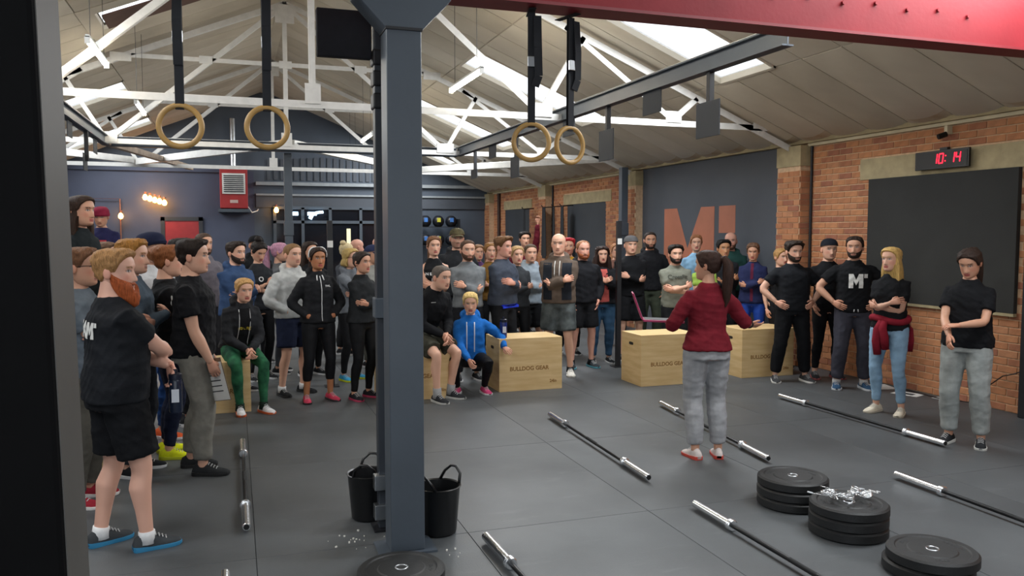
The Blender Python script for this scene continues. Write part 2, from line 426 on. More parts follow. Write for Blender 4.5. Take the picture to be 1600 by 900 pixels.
# ------------------------------------------------------------------ steel trusses
def truss(y, label, wt=.07):
    t = empty('roof_truss', (0, y, 0)); tag(t, label, 'truss', 'white steel roof trusses')
    TZ, CZ = 3.22, 4.53
    def m(name, a, b_, w=wt, h=wt, mm=M_white):
        MB().beam((a[0], 0, a[1]), (b_[0], 0, b_[1]), w, h, upv=(0, 1, 0)).build(name, mm, t)
    def ang(name, a, b_, w=wt):   # angle section: two thin legs
        bb = MB(); A, B = Vector((a[0], 0, a[1])), Vector((b_[0], 0, b_[1])); d = (B - A).normalized(); nrm = Vector((-d.z, 0, d.x))
        bb.beam(A, B, w, .009, upv=(0, 1, 0)); 
        bb.beam(A + nrm * w/2 + Vector((0, w/2, 0)), B + nrm * w/2 + Vector((0, w/2, 0)), .009, w, upv=(0, 1, 0)); bb.build(name, M_white, t)
    def plate(x, z, w=.24, h=.2): MB().box((x, -.012, z), (w, .014, h)).build('gusset_plate', M_white, t)
    ang('tie_beam', (XL, TZ), (XR-.1, TZ - .04), .075)
    for s in (1, -1):
        e_ = RX + s * 6.35; off = .13
        ang('rafter', (RX, RZ - off), (e_, RZ - SLOPE * 6.35 - off), .08)
        ang('diagonal', (RX, RZ - .15), (RX + s * 2.68, TZ))
        zr = lambda d: RZ - SLOPE * d - off
        ang('strut', (RX + s * 2.68, TZ), (RX + s * 3.25, zr(3.25)), .06)
        ang('diagonal', (RX + s * 3.0, zr(3.0)), (RX + s * 4.5, TZ), .06)
        ang('strut', (RX + s * 4.5, TZ), (RX + s * 4.85, zr(4.85)), .06)
        plate(RX + s * 2.68, TZ + .05, .3, .16); plate(RX + s * 4.5, TZ + .05, .22, .14); plate(RX + s * 2.45, CZ - .03, .3, .13); plate(RX + s * 1.22, CZ, .2, .12)
        plate(RX + s * 5.9, TZ + .0, .4, .1)
    ang('collar', (RX - 2.42, CZ), (RX + 2.42, CZ), .065)
    ang('king_post', (RX, TZ), (RX, RZ - .1), .065)
    plate(RX, TZ + .1, .17, .22); plate(RX, CZ, .2, .12); plate(RX, RZ - .3, .3, .3)
    return t
truss(9.38, 'nearest white steel roof truss, over the hanging gym rings')
truss(14.08, 'middle white steel roof truss, directly above the grey cross beam')
truss(18.8, 'farthest white steel roof truss, in front of the gable')
# flat bracing between the trusses
for a, b_, l in (((.86, 14.2, 3.27), (-1.85, 18.7, 3.27), 'left of the ridge in front of the red heater'), ((.95, 14.2, 3.27), (3.7, 18.7, 3.27), 'right of the ridge above the glazed screen'),
               ((6.9, 14.2, 3.2), (3.75, 18.7, 3.22), 'running to the right wall above the far brick bay'), ((-5.2, 14.2, 3.3), (-1.95, 18.7, 3.3), 'at the far left below the roof lights')):
    tag(MB().beam(a, b_, .1, .13).build('brace_beam', M_white, bevel=.006), 'white flat bracing beam ' + l, 'beam', 'white bracing beams')
tag(MB().beam((-1.85, 14.2, 3.2), (-.9, 20.5, 3.3), .1, .1).build('brace_beam', mat('rusty_white', '#b8a797', .7, var=.3, scale=5)), 'rust-stained pale beam running from the left rig beam to the gable', 'beam')
# ------------------------------------------------------------------ grey rig beams hung below the trusses
def ibeam(b, a, c, h=.15, w=.1, t=.012, mi2=0):
    a, c = Vector(a), Vector(c); z = Vector((0, 0, h/2 - t/2))
    b.beam(a, c, t, h); b.beam(a + z, c + z, w, t); b.beam(a - z, c - z, w, t); return b
def rig_beam(name, label, a, c):
    e_ = empty(name, a); tag(e_, label, 'steel beam', 'grey rig beams')
    d = Vector(c) - Vector(a)
    ibeam(MB(), (0, 0, 0), d).build('web_and_flanges', M_grey, e_)
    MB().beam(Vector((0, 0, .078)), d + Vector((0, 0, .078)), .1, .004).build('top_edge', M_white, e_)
    return e_
def hang_plate(p, x, y, zt, zb, l):
    MB().box((x - p.location.x, y - p.location.y, (zt + zb) / 2 - p.location.z), (.012, l, zt - zb)).build('hanger_plate', M_walldark, p, bevel=.003)
def hang_post(p, x, y, zb, zt=3.15):
    MB().box((x - p.location.x + .02, y - p.location.y, (zt + zb) / 2 - p.location.z), (.05, .05, zt - zb)).build('drop_post', M_black, p, bevel=.004)
rb1 = rig_beam('rig_beam', 'long grey steel beam with hanging plates, right of the ridge above the crowd', (3.85, 5.1, 3.22), (3.80, 14.2, 3.22))
for y, zt, zb, post in ((6.14, 2.9, 2.60, 1), (7.13, 3.15, 2.93, 0), (8.15, 2.9, 2.57, 1), (11.2, 2.88, 2.58, 1), (9.2, 3.15, 2.95, 0), (12.27, 3.15, 2.95, 0), (13.3, 2.85, 2.7, 1)):
    hang_plate(rb1, 3.84, y, zt, zb, .36)
    if post: hang_post(rb1, 3.84, y, zt - .1)
rb2 = rig_beam('rig_beam', 'short grey steel beam with drop posts, left beside the black foreground post', (-1.85, 6.2, 3.22), (-1.85, 14.2, 3.22))
for y, zb, post in ((11.25, 2.95, 0), (12.3, 2.62, 1), (13.2, 2.93, 0), (10.0, 2.9, 0), (8.4, 2.6, 1)):
    hang_plate(rb2, -1.86, y, 3.15 if not post else 2.85, zb, .3)
    if post: hang_post(rb2, -1.86, y, 2.75)
rig_beam('rig_beam', 'grey cross beam spanning between the two long rig beams', (-1.85, 14.3, 3.22), (3.8, 14.3, 3.22))
def grey_post(x, y, z1, label, w=.1):
    e_ = empty('steel_post', (x, y, 0)); tag(e_, label, 'post')
    MB().bb(-w/2, w/2, -w/2, w/2, .01, z1).build('shaft', M_grey, e_, bevel=.006)
    MB().bb(-w*.75, w*.75, -w*.75, w*.75, 0, .012).build('base_plate', M_grey, e_)
    MB().bb(-w*.6, w*.6, -w*.6, w*.6, 1.75, 1.98).build('sleeve', M_grey, e_, bevel=.004)
    return e_
grey_post(.9, 14.6, 3.15, 'slim grey steel post under the middle of the cross beam', .13)
grey_post(6.86, 13.8, 3.0, 'grey steel post beside the brick pilaster left of the wall letter', .13)
# ================================================================== PROPS
# ---- foreground pillar, red beam
pil = empty('steel_pillar', (.885, 4.5, 0)); tag(pil, 'dark grey steel pillar in the foreground carrying the red beam', 'pillar')
M_pillar = mat('pillar_paint', '#434b54', .42, var=.07, scale=3, bump=.06, bscale=30)
MB().bb(-.095, .095, -.09, .09, .012, 2.88).build('shaft', M_pillar, pil, bevel=.006)
MB().bb(-.16, .16, -.12, .12, 0, .012).build('base_plate', M_pillar, pil)
b = MB(); b.prism([Vector((x, -.095, z)) for x, z in ((-.097, 2.87), (.097, 2.87), (.26, 3.04), (.26, 3.3), (-.26, 3.3), (-.26, 3.04))], (0, 0, 0), (0, .19, 0)); b.build('haunch', M_pillar, pil, bevel=.005)
MB().bb(-.1, .1, -.1, .1, 2.865, 2.88).build('weld_band', M_black, pil)
rb = empty('red_beam', (2.0, 4.5, 3.2)); tag(rb, 'red painted steel beam crossing overhead above the pillar', 'steel beam')
b = MB(); b.bb(-5.4, 5.2, -.09, .09, -.115, .25); b.build('web', M_red, rb)
MB().bb(-5.4, 5.2, -.10, .10, -.13, -.112).build('bottom_flange', mat('red_under', '#7a2027', .5, var=.1), rb)
bolt = None
for i in range(9):
    x = .7 + i * .26; me = bolt.data if bolt else None
    if me is None:
        bolt = MB().tube([(0, 0, 0), (0, -.016, 0)], .014, 6).build('bolt', M_red, rb); bolt.location = (x, -.09, .06)
    else:
        o = bpy.data.objects.new('bolt', me); COL.objects.link(o); o.parent = rb; o.location = (x, -.09, .06 + (.02 if i % 2 else 0))
# rig upright behind the pillar with clamps and padded board
ru = empty('rig_upright', (.838, 4.86, 0)); tag(ru, 'dark rig upright standing close behind the grey pillar', 'rig')
MB().bb(-.045, .045, -.04, .04, .01, 3.05).build('shaft', mat('rig_dark', '#2c3138', .45, var=.08), ru, bevel=.005)
MB().bb(-.08, .08, -.08, .08, 0, .012).build('base_plate', M_black, ru)
for z in (2.55, 2.68, 2.8): MB().bb(-.055, .06, -.055, .055, z-.045, z+.045).build('clamp', M_black, ru, bevel=.01)
MB().bb(-.058, .058, -.055, .055, 1.28, 1.40).build('collar', M_grey, ru, bevel=.006)
for z in (.12, .3): MB().bb(-.075, .02, -.07, .0, z-.05, z+.04).build('bracket', M_steel, ru, bevel=.004)
b = MB(); b.bb(.47, .78, 4.83, 4.89, 2.79, 3.06)
tag(b.build('padded_board', mat('pad_black', '#1b1c22', .9, var=.15, scale=20, bump=.3, bscale=50), bevel=.008), 'black padded board fixed on the left of the pillar top', 'board')
# near rig upright at the left edge
fp = empty('rig_post', (-.206, .96, 0)); fp.rotation_euler = (0, R(-1.0), 0); tag(fp, 'black rig post with round holes at the left edge, close to the camera', 'post')
b = MB(); w2, d2 = .065, .06
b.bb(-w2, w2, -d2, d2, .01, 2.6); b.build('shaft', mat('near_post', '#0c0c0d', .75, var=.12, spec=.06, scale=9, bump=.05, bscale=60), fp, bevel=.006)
MB().bb(-.09, .09, -.09, .09, 0, .012).build('base_plate', M_black, fp)
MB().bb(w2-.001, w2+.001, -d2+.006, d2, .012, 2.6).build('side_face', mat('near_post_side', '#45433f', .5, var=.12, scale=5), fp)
for k in range(5):
    z = .585 + k * .2
    MB().tube([(w2-.002, 0, z), (w2+.0022, 0, z)], .0125, 16).build('hole', M_plastic, fp)
    MB().tube([(-.02, -d2-.0015, z - .07), (-.02, -d2+.002, z - .07)], .0125, 16).build('hole', M_plastic, fp)
# ---- gym rings
def gym_ring(x, y, z, label, yaw=0, fold=0):
    r = empty('gym_ring', (x, y, z), yaw); tag(r, label, 'gym ring', 'hanging wooden gym rings')
    MB().torus((0, 0, 0), .103, .0145, 48, 12).build('ring', M_wood, r, smooth=True)
    b = MB(); top = 3.05 - z
    b.beam((0, -.009, .09), (0, -.012, top), .042, .003, upv=(0, 1, 0)); b.beam((0, .009, .09), (0, .006, top), .042, .003, upv=(0, 1, 0))
    b.beam((0, -.01, .086), (0, .01, .086), .042, .004); s = b.build('strap', M_strap, r)
    MB().box((0, -.02, top - .28), (.05, .018, .06)).build('buckle', M_steel, s, bevel=.004)
    b = MB(); pts = [(fold * .028 + .004, -.014, top - .02), (fold * .034, -.03, top - .2), (fold * .04, -.02, top - .36), (fold * .02, -.012, top - .42)]
    for p, q in zip(pts, pts[1:]): b.beam(p, q, .046, .012, upv=(0, 1, 0))
    b.build('strap_tail', M_strap, s)
    MB().beam((0, -.07, top + .01), (0, .12, top + .01), .042, .004).build('strap_loop', M_strap, s)
gym_ring(-.245, 4.53, 2.325, 'leftmost wooden gym ring on a black strap', R(-6), 0)
gym_ring(.18, 4.53, 2.335, 'wooden gym ring on a black strap, second from the left', R(4), 0)
gym_ring(1.655, 4.53, 2.312, 'wooden gym ring just right of the pillar, left one of its pair', R(-14), 1)
gym_ring(1.91, 4.56, 2.305, 'rightmost wooden gym ring on a black strap', R(18), 1)
# ---- plywood jump boxes
def ply_mat():
    m = mat('plywood', '#c9a873', .6, col2='#dcc08e', scale=3.0, detail=6, stretch=(1, 1, 7), bump=.05, bscale=30); return m
M_ply = ply_mat(); M_plyd = mat('plywood_print', '#8a6433', .8, var=.1); M_hole = mat('box_inside', '#241a10', .9)
def jump_box(x, y, label, rz=0, dims=(.76, .51, .6), txt=True):
    w, d, h = dims
    o = empty('jump_box', (x, y, 0), rz); tag(o, label, 'box', 'plywood jump boxes'); t = .018
    def P(name, x0, x1, y0, y1, z0, z1): return MB().bb(x0, x1, y0, y1, z0, z1).build(name, M_ply, o, bevel=.002)
    f = P('front_panel', -w/2, w/2, -d/2, -d/2+t, 0, h-t); P('rear_panel', -w/2, w/2, d/2-t, d/2, 0, h-t)
    for s in (-1, 1):
        p = P('side_panel', s*w/2 - (t if s > 0 else 0), s*w/2 + (t if s < 0 else 0), -d/2+t, d/2-t, 0, h-t)
        b = MB()
        for k in range(1): b.rings([[Vector((s*(w/2+q), .055*math.copysign(abs(math.cos(a))**.5, math.cos(a)), h-.12+.018*math.copysign(abs(math.sin(a))**.7, math.sin(a)))) for a in [2*math.pi*i/16 for i in range(16)]] for q in (-.004, .0015)])
        b.build('hand_hole', M_hole, p)
    P('top_panel', -w/2, w/2, -d/2, d/2, h-t, h)
    if txt:
        text_obj('print', 'BULLDOG GEAR', .064, M_plyd, f, (-.02, -d/2-.0005, h*.42), (R(90), 0, 0), ext=.0006, bold=.03)
        text_obj('print', '24in', .05, M_plyd, f, (w/2-.11, -d/2-.0005, .095), (R(90), 0, 0), ext=.0006, bold=.03)
    return o
jump_box(3.17, 8.93, 'plywood jump box in the middle with a blue bottle on top')
jump_box(4.83, 8.71, 'plywood jump box left of the woman in the red sweater')
jump_box(6.27, 8.82, 'plywood jump box behind the man with hands on his hips')
jump_box(1.83, 8.80, 'plywood jump box the man in camouflage shorts sits on, beside the pillar')
jump_box(-.25, 8.78, 'plywood jump box under the woman in green leggings', dims=(.76, .51, .51))
jump_box(-1.2, 6.95, 'plywood jump box the raised woman at the left stands on', R(10), dims=(.76, .6, .5), txt=False)
jump_box(-1.62, 11.55, 'plywood jump box the man with the phone stands on', R(-5), dims=(.76, .6, .5), txt=False)
# ---- barbells
def make_barbell():
    o = empty('barbell', (0, 0, 0)); L = 2.15
    MB().tube([(0, -.655, 0), (0, .655, 0)], .0135, 10).build('shaft', M_barshaft, o, smooth=40)
    MB().tube([(0, -.11, 0), (0, .11, 0)], .0139, 10).build('knurl', mat('knurl', '#0c0d0e', .8), o, smooth=40)
    for s in (-1, 1):
        sl = MB().lathe([(.020, 0), (.0250, .004), (.0250, .395), (.021, .40)], 18).build('sleeve', M_chrome, o, smooth=30)
        sl.location = (0, s * .675, 0); sl.rotation_euler = (-s * math.pi / 2, 0, 0)
        MB().lathe([(.018, .398), (.017, .403)], 14).build('end_cap', M_plastic, sl)
        c = MB().lathe([(.030, 0), (.036, .004), (.036, .014), (.030, .018), (.036, .022), (.036, .032), (.028, .036)], 18).build('collar', M_chrome, o, smooth=30)
        c.location = (0, s * .642, 0); c.rotation_euler = (-s * math.pi / 2, 0, 0)
    return o
bar0 = make_barbell()
BARS = [(.035, 6.10, 0, 'barbell on the floor at the left, beside the man with the clipboard'), (2.82, 6.22, 2.2, 'barbell lying in the middle of the floor, left of the instructor'),
        (4.02, 6.36, 6.5, 'barbell lying behind the instructor in grey sweatpants'), (5.56, 6.28, -.8, 'barbell lying in front of the blonde woman in ripped jeans'),
        (2.785, 3.47, .3, 'barbell running out of the bottom of the picture left of the plate stacks'), (4.515, 3.57, .2, 'barbell running out at the right edge of the picture'),
        (1.37, 3.36, -1.5, 'barbell at the bottom beside the foreground plate'), (-.08, 3.29, 0, 'barbell whose tip shows at the bottom left edge'), (1.21, 6.4-1.62+.02, -9, None)]
for i, (x, y, a, l) in enumerate(BARS):
    if l is None: continue
    o = bar0 if i == 0 else copy_tree(bar0)
    o.location = (x, y, .0365); o.rotation_euler = (0, 0, R(-a)); tag(o, l, 'barbell', 'barbells laid out on the rubber floor')
o = copy_tree(bar0); o.location = (1.36, 6.33, .0365); o.rotation_euler = (0, 0, R(-9)); o.location = (1.36 - .03, 6.36, .0365); o['label'] = 'barbell mostly hidden behind the pillar, its sleeve showing over the bucket'
# ---- bumper plates
def make_plate(th=.063):
    o = empty('bumper_plate'); r = .225
    MB().lathe([(.03, 0), (r-.012, 0), (r, .01), (r, th-.01), (r-.012, th), (.185, th), (.178, th-.006), (.125, th-.006), (.118, th-.001), (.05, th-.001), (.03, th-.001)], 48).build('disc', M_rubber, o, smooth=35)
    MB().torus((0, 0, th-.002), .031, .005, 28, 8, 'z').build('hub_ring', M_steel, o, smooth=True)
    MB().lathe([(.027, th-.02), (.026, th-.0012)], 24).build('bore', M_plastic, o)
    for k, (t_, s_) in enumerate((('20KG', .03), ('BULLDOG', .03), ('GEAR', .03))):
        a = [1.2, 3.3, 5.2][k]
        tx = text_obj('lettering', t_, s_, mat('plate_print', '#2a2b2d', .7), o, (.152*math.cos(a), .152*math.sin(a), th-.0055), (0, 0, a + math.pi/2), ext=.0006)
    return o
pl0 = make_plate(); pused = [False]
def stack(x, y, n, what, th=.0632, tilt=None):
    z = 0
    pos = ['bottom', 'middle', 'top'] if n == 3 else ['bottom', 'top'] if n == 2 else ['']
    for k in range(n):
        o = pl0 if not pused[0] else copy_tree(pl0); pused[0] = True
        o.location = (x + rnd.uniform(-.012, .012), y + rnd.uniform(-.012, .012), z); o.rotation_euler = (0, 0, rnd.uniform(0, 6))
        tag(o, ('%s black bumper plate %s' % (pos[k], what)) if n > 1 else 'single black bumper plate ' + what, 'plate', 'black bumper plates'); z += th
        if tilt and k == n - 1: o.rotation_euler = (R(tilt), 0, 0); o.location.z += .004
stack(3.457, 4.44, 3, 'of the left stack, beside the clip-covered stack')
stack(3.44, 3.90, 3, 'of the stack covered with spring clips')
stack(3.45, 3.29, 2, 'of the stack cut off by the bottom edge at the right', tilt=None)
stack(.787, 4.08, 1, 'in front of the grey pillar')
# spring clips
def clip_mesh():
    b = MB(); pts = []
    for i in range(41):
        a = i / 40 * 2 * math.pi * 2.6; pts.append((.027*math.cos(a), .027*math.sin(a), i / 40 * .022))
    a0 = pts[0]; a1 = pts[-1]
    pts = [(a0[0]+.02, -.06, 0), (a0[0]+.008, -.02, 0)] + pts + [(a1[0]-.02, a1[1]+.03, .022), (a1[0]-.045, a1[1]+.055, .022)]
    b.tube(pts, .003, 6); return b
cm = clip_mesh().mesh('spring', M_chrome, smooth=True)
gm = MB().tube([(0, 0, 0), (0, -.035, 0)], .0052, 8).mesh('grip', mat('grip_white', '#c9ccd0', .4), smooth=True)
rc = random.Random(11)
for k in range(9):
    u = k / 8 - .5
    c = empty('spring_clip', (3.44 + u * .26 + rc.uniform(-.02, .02), 3.90 - u * .06 + rc.uniform(-.05, .05), .191 + .012 + rc.uniform(0, .03)))
    c.rotation_euler = (rc.uniform(-.5, .5), rc.uniform(-.5, .5), rc.uniform(0, 6)); tag(c, 'chrome spring collar clip heaped on the middle plate stack', 'clip', 'spring clips on the plate stack')
    for nm, me, lc in (('spring', cm, (0, 0, 0)), ('grip', gm, (.047, -.055, 0))):
        o = bpy.data.objects.new(nm, me); COL.objects.link(o); o.parent = c; o.location = lc
# ---- rubber tubs
def tub(x, y, label, h=.285, rt=.130, rb_=.098, rz=0):
    o = empty('rubber_tub', (x, y, 0), rz); tag(o, label, 'bucket', 'black rubber tubs by the pillar')
    MB().lathe([(.01, .001), (rb_, .0), (rb_+.01, .01), (rt, h-.01), (rt+.008, h), (rt+.003, h+.004), (rt-.006, h-.002), (rb_+.002, .014), (.01, .012)], 36).build('body', mat('tub_black', '#0f1012', .35, var=.1), o, smooth=35)
    for s in (-1, 1):
        pts = [(s*rt*.8, -.075, h), (s*rt*1.02, -.06, h+.05), (s*rt*1.1, -.02, h+.085), (s*rt*1.1, .02, h+.085), (s*rt*1.02, .06, h+.05), (s*rt*.8, .075, h)]
        MB().tube(pts, .009, 8).build('handle', mat('tub_black'), o, smooth=True)
tub(1.122, 4.68, 'black rubber tub with rope handle right behind the pillar', rz=R(35))
tub(.77, 5.07, 'black rubber tub left of the pillar', rz=R(70))
# chalk crumbs by the pillar
b = MB(); rr = random.Random(5)
for k in range(22):
    x, y = (.62 + rr.gauss(0, .09), 4.72 + rr.gauss(0, .08)) if k < 17 else (1.12 + rr.gauss(0, .03), 4.32 + rr.gauss(0, .05)); s = rr.uniform(.003, .009)
    if abs(x-.885) < .12 and abs(y-4.5) < .12: continue
    b.box((x, y, s/2), (s, s*rr.uniform(.6, 1.6), s), Matrix.Rotation(rr.uniform(0, 3), 3, 'Z'))
tag(b.build('chalk_crumbs', mat('chalk', '#d9d6ce', .9)), 'white chalk crumbs scattered on the floor by the pillar', 'chalk', kind='stuff')
# ---- clock, camera, papers, cord on the right wall
ck = empty('digital_clock', (XR-.06, 6.92, 2.575)); tag(ck, 'black digital wall clock showing red 10:14 above the board', 'clock')
MB().bb(-.03, .0, -.355, .355, -.1, .1).build('case', M_plastic, ck, bevel=.006)
MB().bb(-.034, -.03, -.335, .335, -.085, .085).build('screen', mat('clock_screen', '#050506', .45, var=0), ck)
MB().bb(-.0, .04, -.05, .05, .06, .13).build('bracket', M_black, ck)
M_ghost = None
def seg(digit, y, z, h=.1, w=.052):
    # seven segments seen from -x side: left is +y
    S = {'0': 'abcdef', '1': 'bc', '4': 'fgbc'}[digit]; b = MB(); t = .011; sl = .12
    for c in S:
        yy = {'a': (1, -1, h/2, h/2), 'g': (1, -1, 0, 0), 'd': (1, -1, -h/2, -h/2), 'f': (1, 1, h/2, 0), 'b': (-1, -1, h/2, 0), 'e': (1, 1, 0, -h/2), 'c': (-1, -1, 0, -h/2)}[c]
        p = (-.036, y + yy[0]*w/2 - sl*yy[2], z + yy[2]); q = (-.036, y + yy[1]*w/2 - sl*yy[3], z + yy[3])
        b.beam(p, q, .002, t, upv=(1, 0, 0)) if False else b.beam(p, q, t, .002, upv=(1, 0, 0))
    b.build('digit', M_led, ck)
for d_, y_ in (('1', .075), ('0', -.005), ('1', -.15), ('4', -.225)): seg(d_, y_, .01)
MB().box((-.036, -.065, .035), (.002, .012, .012)).box((-.036, -.06, -.02), (.002, .012, .012)).build('colon', M_led, ck)
cc = empty('security_camera', (XR-.1, 6.88, 2.86)); tag(cc, 'small black security camera mounted under the eaves', 'camera')
MB().bb(.02, .1, -.02, .02, -.02, .07).build('bracket', M_trim, cc); MB().tube([(.03, 0, -.02), (-.05, .03, -.05)], .03, 12).build('body', M_plastic, cc, smooth=40)
for i, (x, y, a, sx, sy, l) in enumerate(((7.06, 7.12, 20, .2, .29, 'white printed sheet lying by the wall, nearest of the papers'), (7.12, 7.55, -15, .2, .3, 'white sheet lying by the wall behind the blonde woman'), (7.2, 6.75, 5, .1, .25, 'narrow white slip of paper at the wall foot'))):
    o = empty('paper_sheet', (x, y, 0), R(a)); tag(o, l, 'paper')
    MB().bb(-sx/2, sx/2, -sy/2, sy/2, .0005, .003).build('sheet', mat('paper', '#d2d2cf', .7, var=.03), o)
    if i < 1: MB().bb(-sx/4, sx/5, -sy/4, sy/4, .003, .0035).build('print', mat('paper_print', '#33363a', .8), o)
b = MB(); b.tube([(7.26, 5.9, .44), (7.24, 5.98, .40), (7.24, 6.1, .36), (7.24, 6.3, .2), (7.2, 6.45, .03), (7.15, 6.8, .012), (7.2, 7.4, .012)], .006, 6)
tag(b.build('power_cord', M_plastic, smooth=True), 'thin black cord trailing down the brick wall at the right', 'cord')
MB_door = MB().bb(XR-.14, XR-.02, 5.2, 5.86, 0, 2.05)
tag(MB_door.build('dark_cabinet', M_black, bevel=.01), 'dark cabinet edge against the wall at the right edge', 'cabinet')
# ---- slim uprights in the crowd
for x, y, h, l in ((1.05, 9.65, 1.93, 'slim black pole behind the woman with the headband'), (4.84, 9.86, 1.95, 'slim black pole held by the woman with long curly hair')):
    o = empty('upright_pole', (x, y, 0)); tag(o, l, 'pole')
    MB().bb(-.03, .03, -.03, .03, .008, h).build('shaft', M_black, o, bevel=.004); MB().bb(-.08, .08, -.08, .08, 0, .009).build('foot', M_black, o)
    MB().bb(-.032, .032, -.032, -.029, h*.84, h*.88).build('sticker', mat('paper'), o)
# ---- fluorescent battens on chains
M_fit = mat('batten', '#d8d8d4', .5)
def batten(x, y0, y1, z, label):
    o = empty('tube_light', (x, (y0+y1)/2, z)); tag(o, label, 'light', 'hanging fluorescent tubes'); h = (y1-y0)/2
    MB().bb(-.018, .018, -h, h, .035, .06).build('housing', M_fit, o)
    MB().tube([(0, -h+.02, 0), (0, h-.02, 0)], .022, 12).build('tube', M_tube, o, smooth=40)
    for s in (-1, 1):
        MB().box((0, s*(h-.01), .01), (.05, .02, .07)).build('end_cap', M_fit, o)
        zz = roof_z(x) - z; MB().tube([(0, s*h*.7, .055), (0, s*h*.7, zz - .02)], .003, 5).build('chain', M_black, o)
batten(-1.27, 8.75, 10.0, 3.6, 'bright fluorescent tube at the upper left near the black post')
batten(-1.25, 12.6, 13.8, 3.6, 'fluorescent tube above the left rig beam, farther back')
batten(2.68, 8.95, 10.35, 3.6, 'fluorescent tube hanging right of the pillar')
batten(2.45, 15.2, 16.5, 3.6, 'small distant fluorescent tube left of the pillar')
batten(2.74, 4.95, 6.2, 3.6, 'fluorescent tube peeping below the red beam by the ring straps')
batten(-1.27, 4.6, 5.8, 3.6, 'fluorescent tube overhead at the left, out of the frame')
batten(2.7, 19.0, 20.3, 3.6, 'farthest fluorescent tube near the gable')
# ---- far gable end
YB = Y1
ht = empty('wall_heater', (.03, YB-.32, 2.95)); tag(ht, 'red warm-air heater with white louvre high on the far wall', 'heater')
M_hred = mat('heater_red', '#a02a2c', .45, var=.1)
MB().bb(-.35, .35, -.25, .32, -.5, .58).build('casing', M_hred, ht, bevel=.015)
MB().bb(-.29, .29, -.285, -.25, -.12, .42).build('louvre_frame', M_fit, ht)
for k in range(9): MB().box((0, -.29, -.06 + k*.052), (.5, .03, .018), Matrix.Rotation(.5, 3, 'X')).build('slat', mat('louvre_dark', '#3a3d42', .6), ht)
MB().bb(-.1, .1, -.256, -.25, -.36, -.28).build('badge', mat('badge', '#c9b0a8', .6), ht)
MB().bb(-.4, .4, -.3, .3, -.6, -.52).build('tray', M_grey, ht)
MB().tube([(0, .1, .58), (0, .1, 1.9)], .08, 14).build('flue', M_steel, ht, smooth=40)
MB().tube([(.35, 0, -.45), (.45, .1, -.6), (.6, .28, -.55), (.62, .3, -.5)], .018, 8).build('hose', M_fit, ht, smooth=True)
d = empty('door_1', (-1.3, YB-.03, 0)); struct(d, 'red door in a dark frame on the far wall')
MB().bb(-.42, .42, -.02, .02, 0, 2.12).build('door_leaf', mat('door_red', '#9a2f33', .5, var=.08), d)
for s in (-1, 1): MB().bb(s*.47-.05, s*.47+.05, -.04, .04, 0, 2.22).build('jamb', M_walldark, d)
MB().bb(-.52, .52, -.04, .04, 2.12, 2.22).build('head', M_walldark, d); MB().tube([(.33, -.03, 1.0), (.33, -.06, 1.0), (.25, -.06, 1.0)], .012, 8).build('handle', M_steel, d)
wp = MB().bb(XL, .55, YB-.012, YB+.01, 0, 3.46).build('blue_painted_face', M_wallblue, wb)
struct(MB().bb(XL, -.3, YB-.1, YB+.02, 3.42, 3.50).build('trim_3', M_wallblue)); struct(MB().bb(.6, XR-.1, YB-.16, YB+.02, 3.10, 3.19).build('trim_4', mat('pale_rail', '#8f9497', .5)))
struct(MB().bb(.6, XR-.1, YB-.12, YB+.02, 2.82, 2.87).build('trim_5', mat('pale_rail'))); struct(MB().bb(.6, XR-.1, YB-.06, YB+.02, 2.5, 2.82).build('trim_6', M_wallgrey))
for k in range(22): MB().bb(.9+k*.18, 1.0+k*.18, YB-.035, YB+.01, 3.25, 3.9 - abs(k-8)*.012).build('cladding_batten', M_wallgrey, wb)
# glazed screen
gs = empty('window_20', (1.08, YB-.1, 0)); struct(gs, 'dark glazed screen with grey frame on the far wall')
for k, (x0, x1) in enumerate(((0, .75), (.75, 1.5), (1.5, 2.35), (2.35, 3.1), (3.1, 3.9))):
    MB().bb(x0+.04, x1-.04, .03, .04, 2.14, 2.45).build('pane', M_glass, gs)
    MB().bb(x0+.04, x1-.04, .03, .04, .15, 2.06).build('pane', M_glass if k < 4 else mat('teal_panel', '#5f6f70', .4), gs)
    MB().bb(x1-.04, x1+.04, -.02, .08, 0, 2.5).build('mullion', M_grey, gs)
MB().bb(-.04, .04, -.02, .08, 0, 2.5).build('mullion', M_grey, gs)
MB().bb(-.04, 3.94, -.02, .08, 2.06, 2.14).build('transom', M_grey, gs); MB().bb(-.04, 3.94, -.02, .08, 2.45, 2.53).build('transom', M_grey, gs)
MB().bb(1.95, 2.06, .0, .02, .5, 1.92).build('bright_strip', mat('pale_door_light', '#cfc9a4', .5, emit='#d8d2a8', estr=.7), gs)
M_neon = mat('blue_neon', '#d8f0ff', .4, var=0, emit='#bfe6ff', estr=5)
for x, l in ((.50, 'left'), (1.0, 'right')):
    b = MB(); b.tube([(-.12, 0, 0), (.12, 0, 0)], .05, 10)
    if l == 'right': b.tube([(.0, 0, -.02), (-.06, 0, -.14)], .05, 10); b.tube([(.1, 0, .03), (.3, 0, .05)], .035, 8)
    o = b.build('window_neon', M_neon, smooth=True, loc=(1.08 + x, YB-.16, 2.33)); tag(o, '%s glowing blue-white sign in the far window' % l, 'sign')
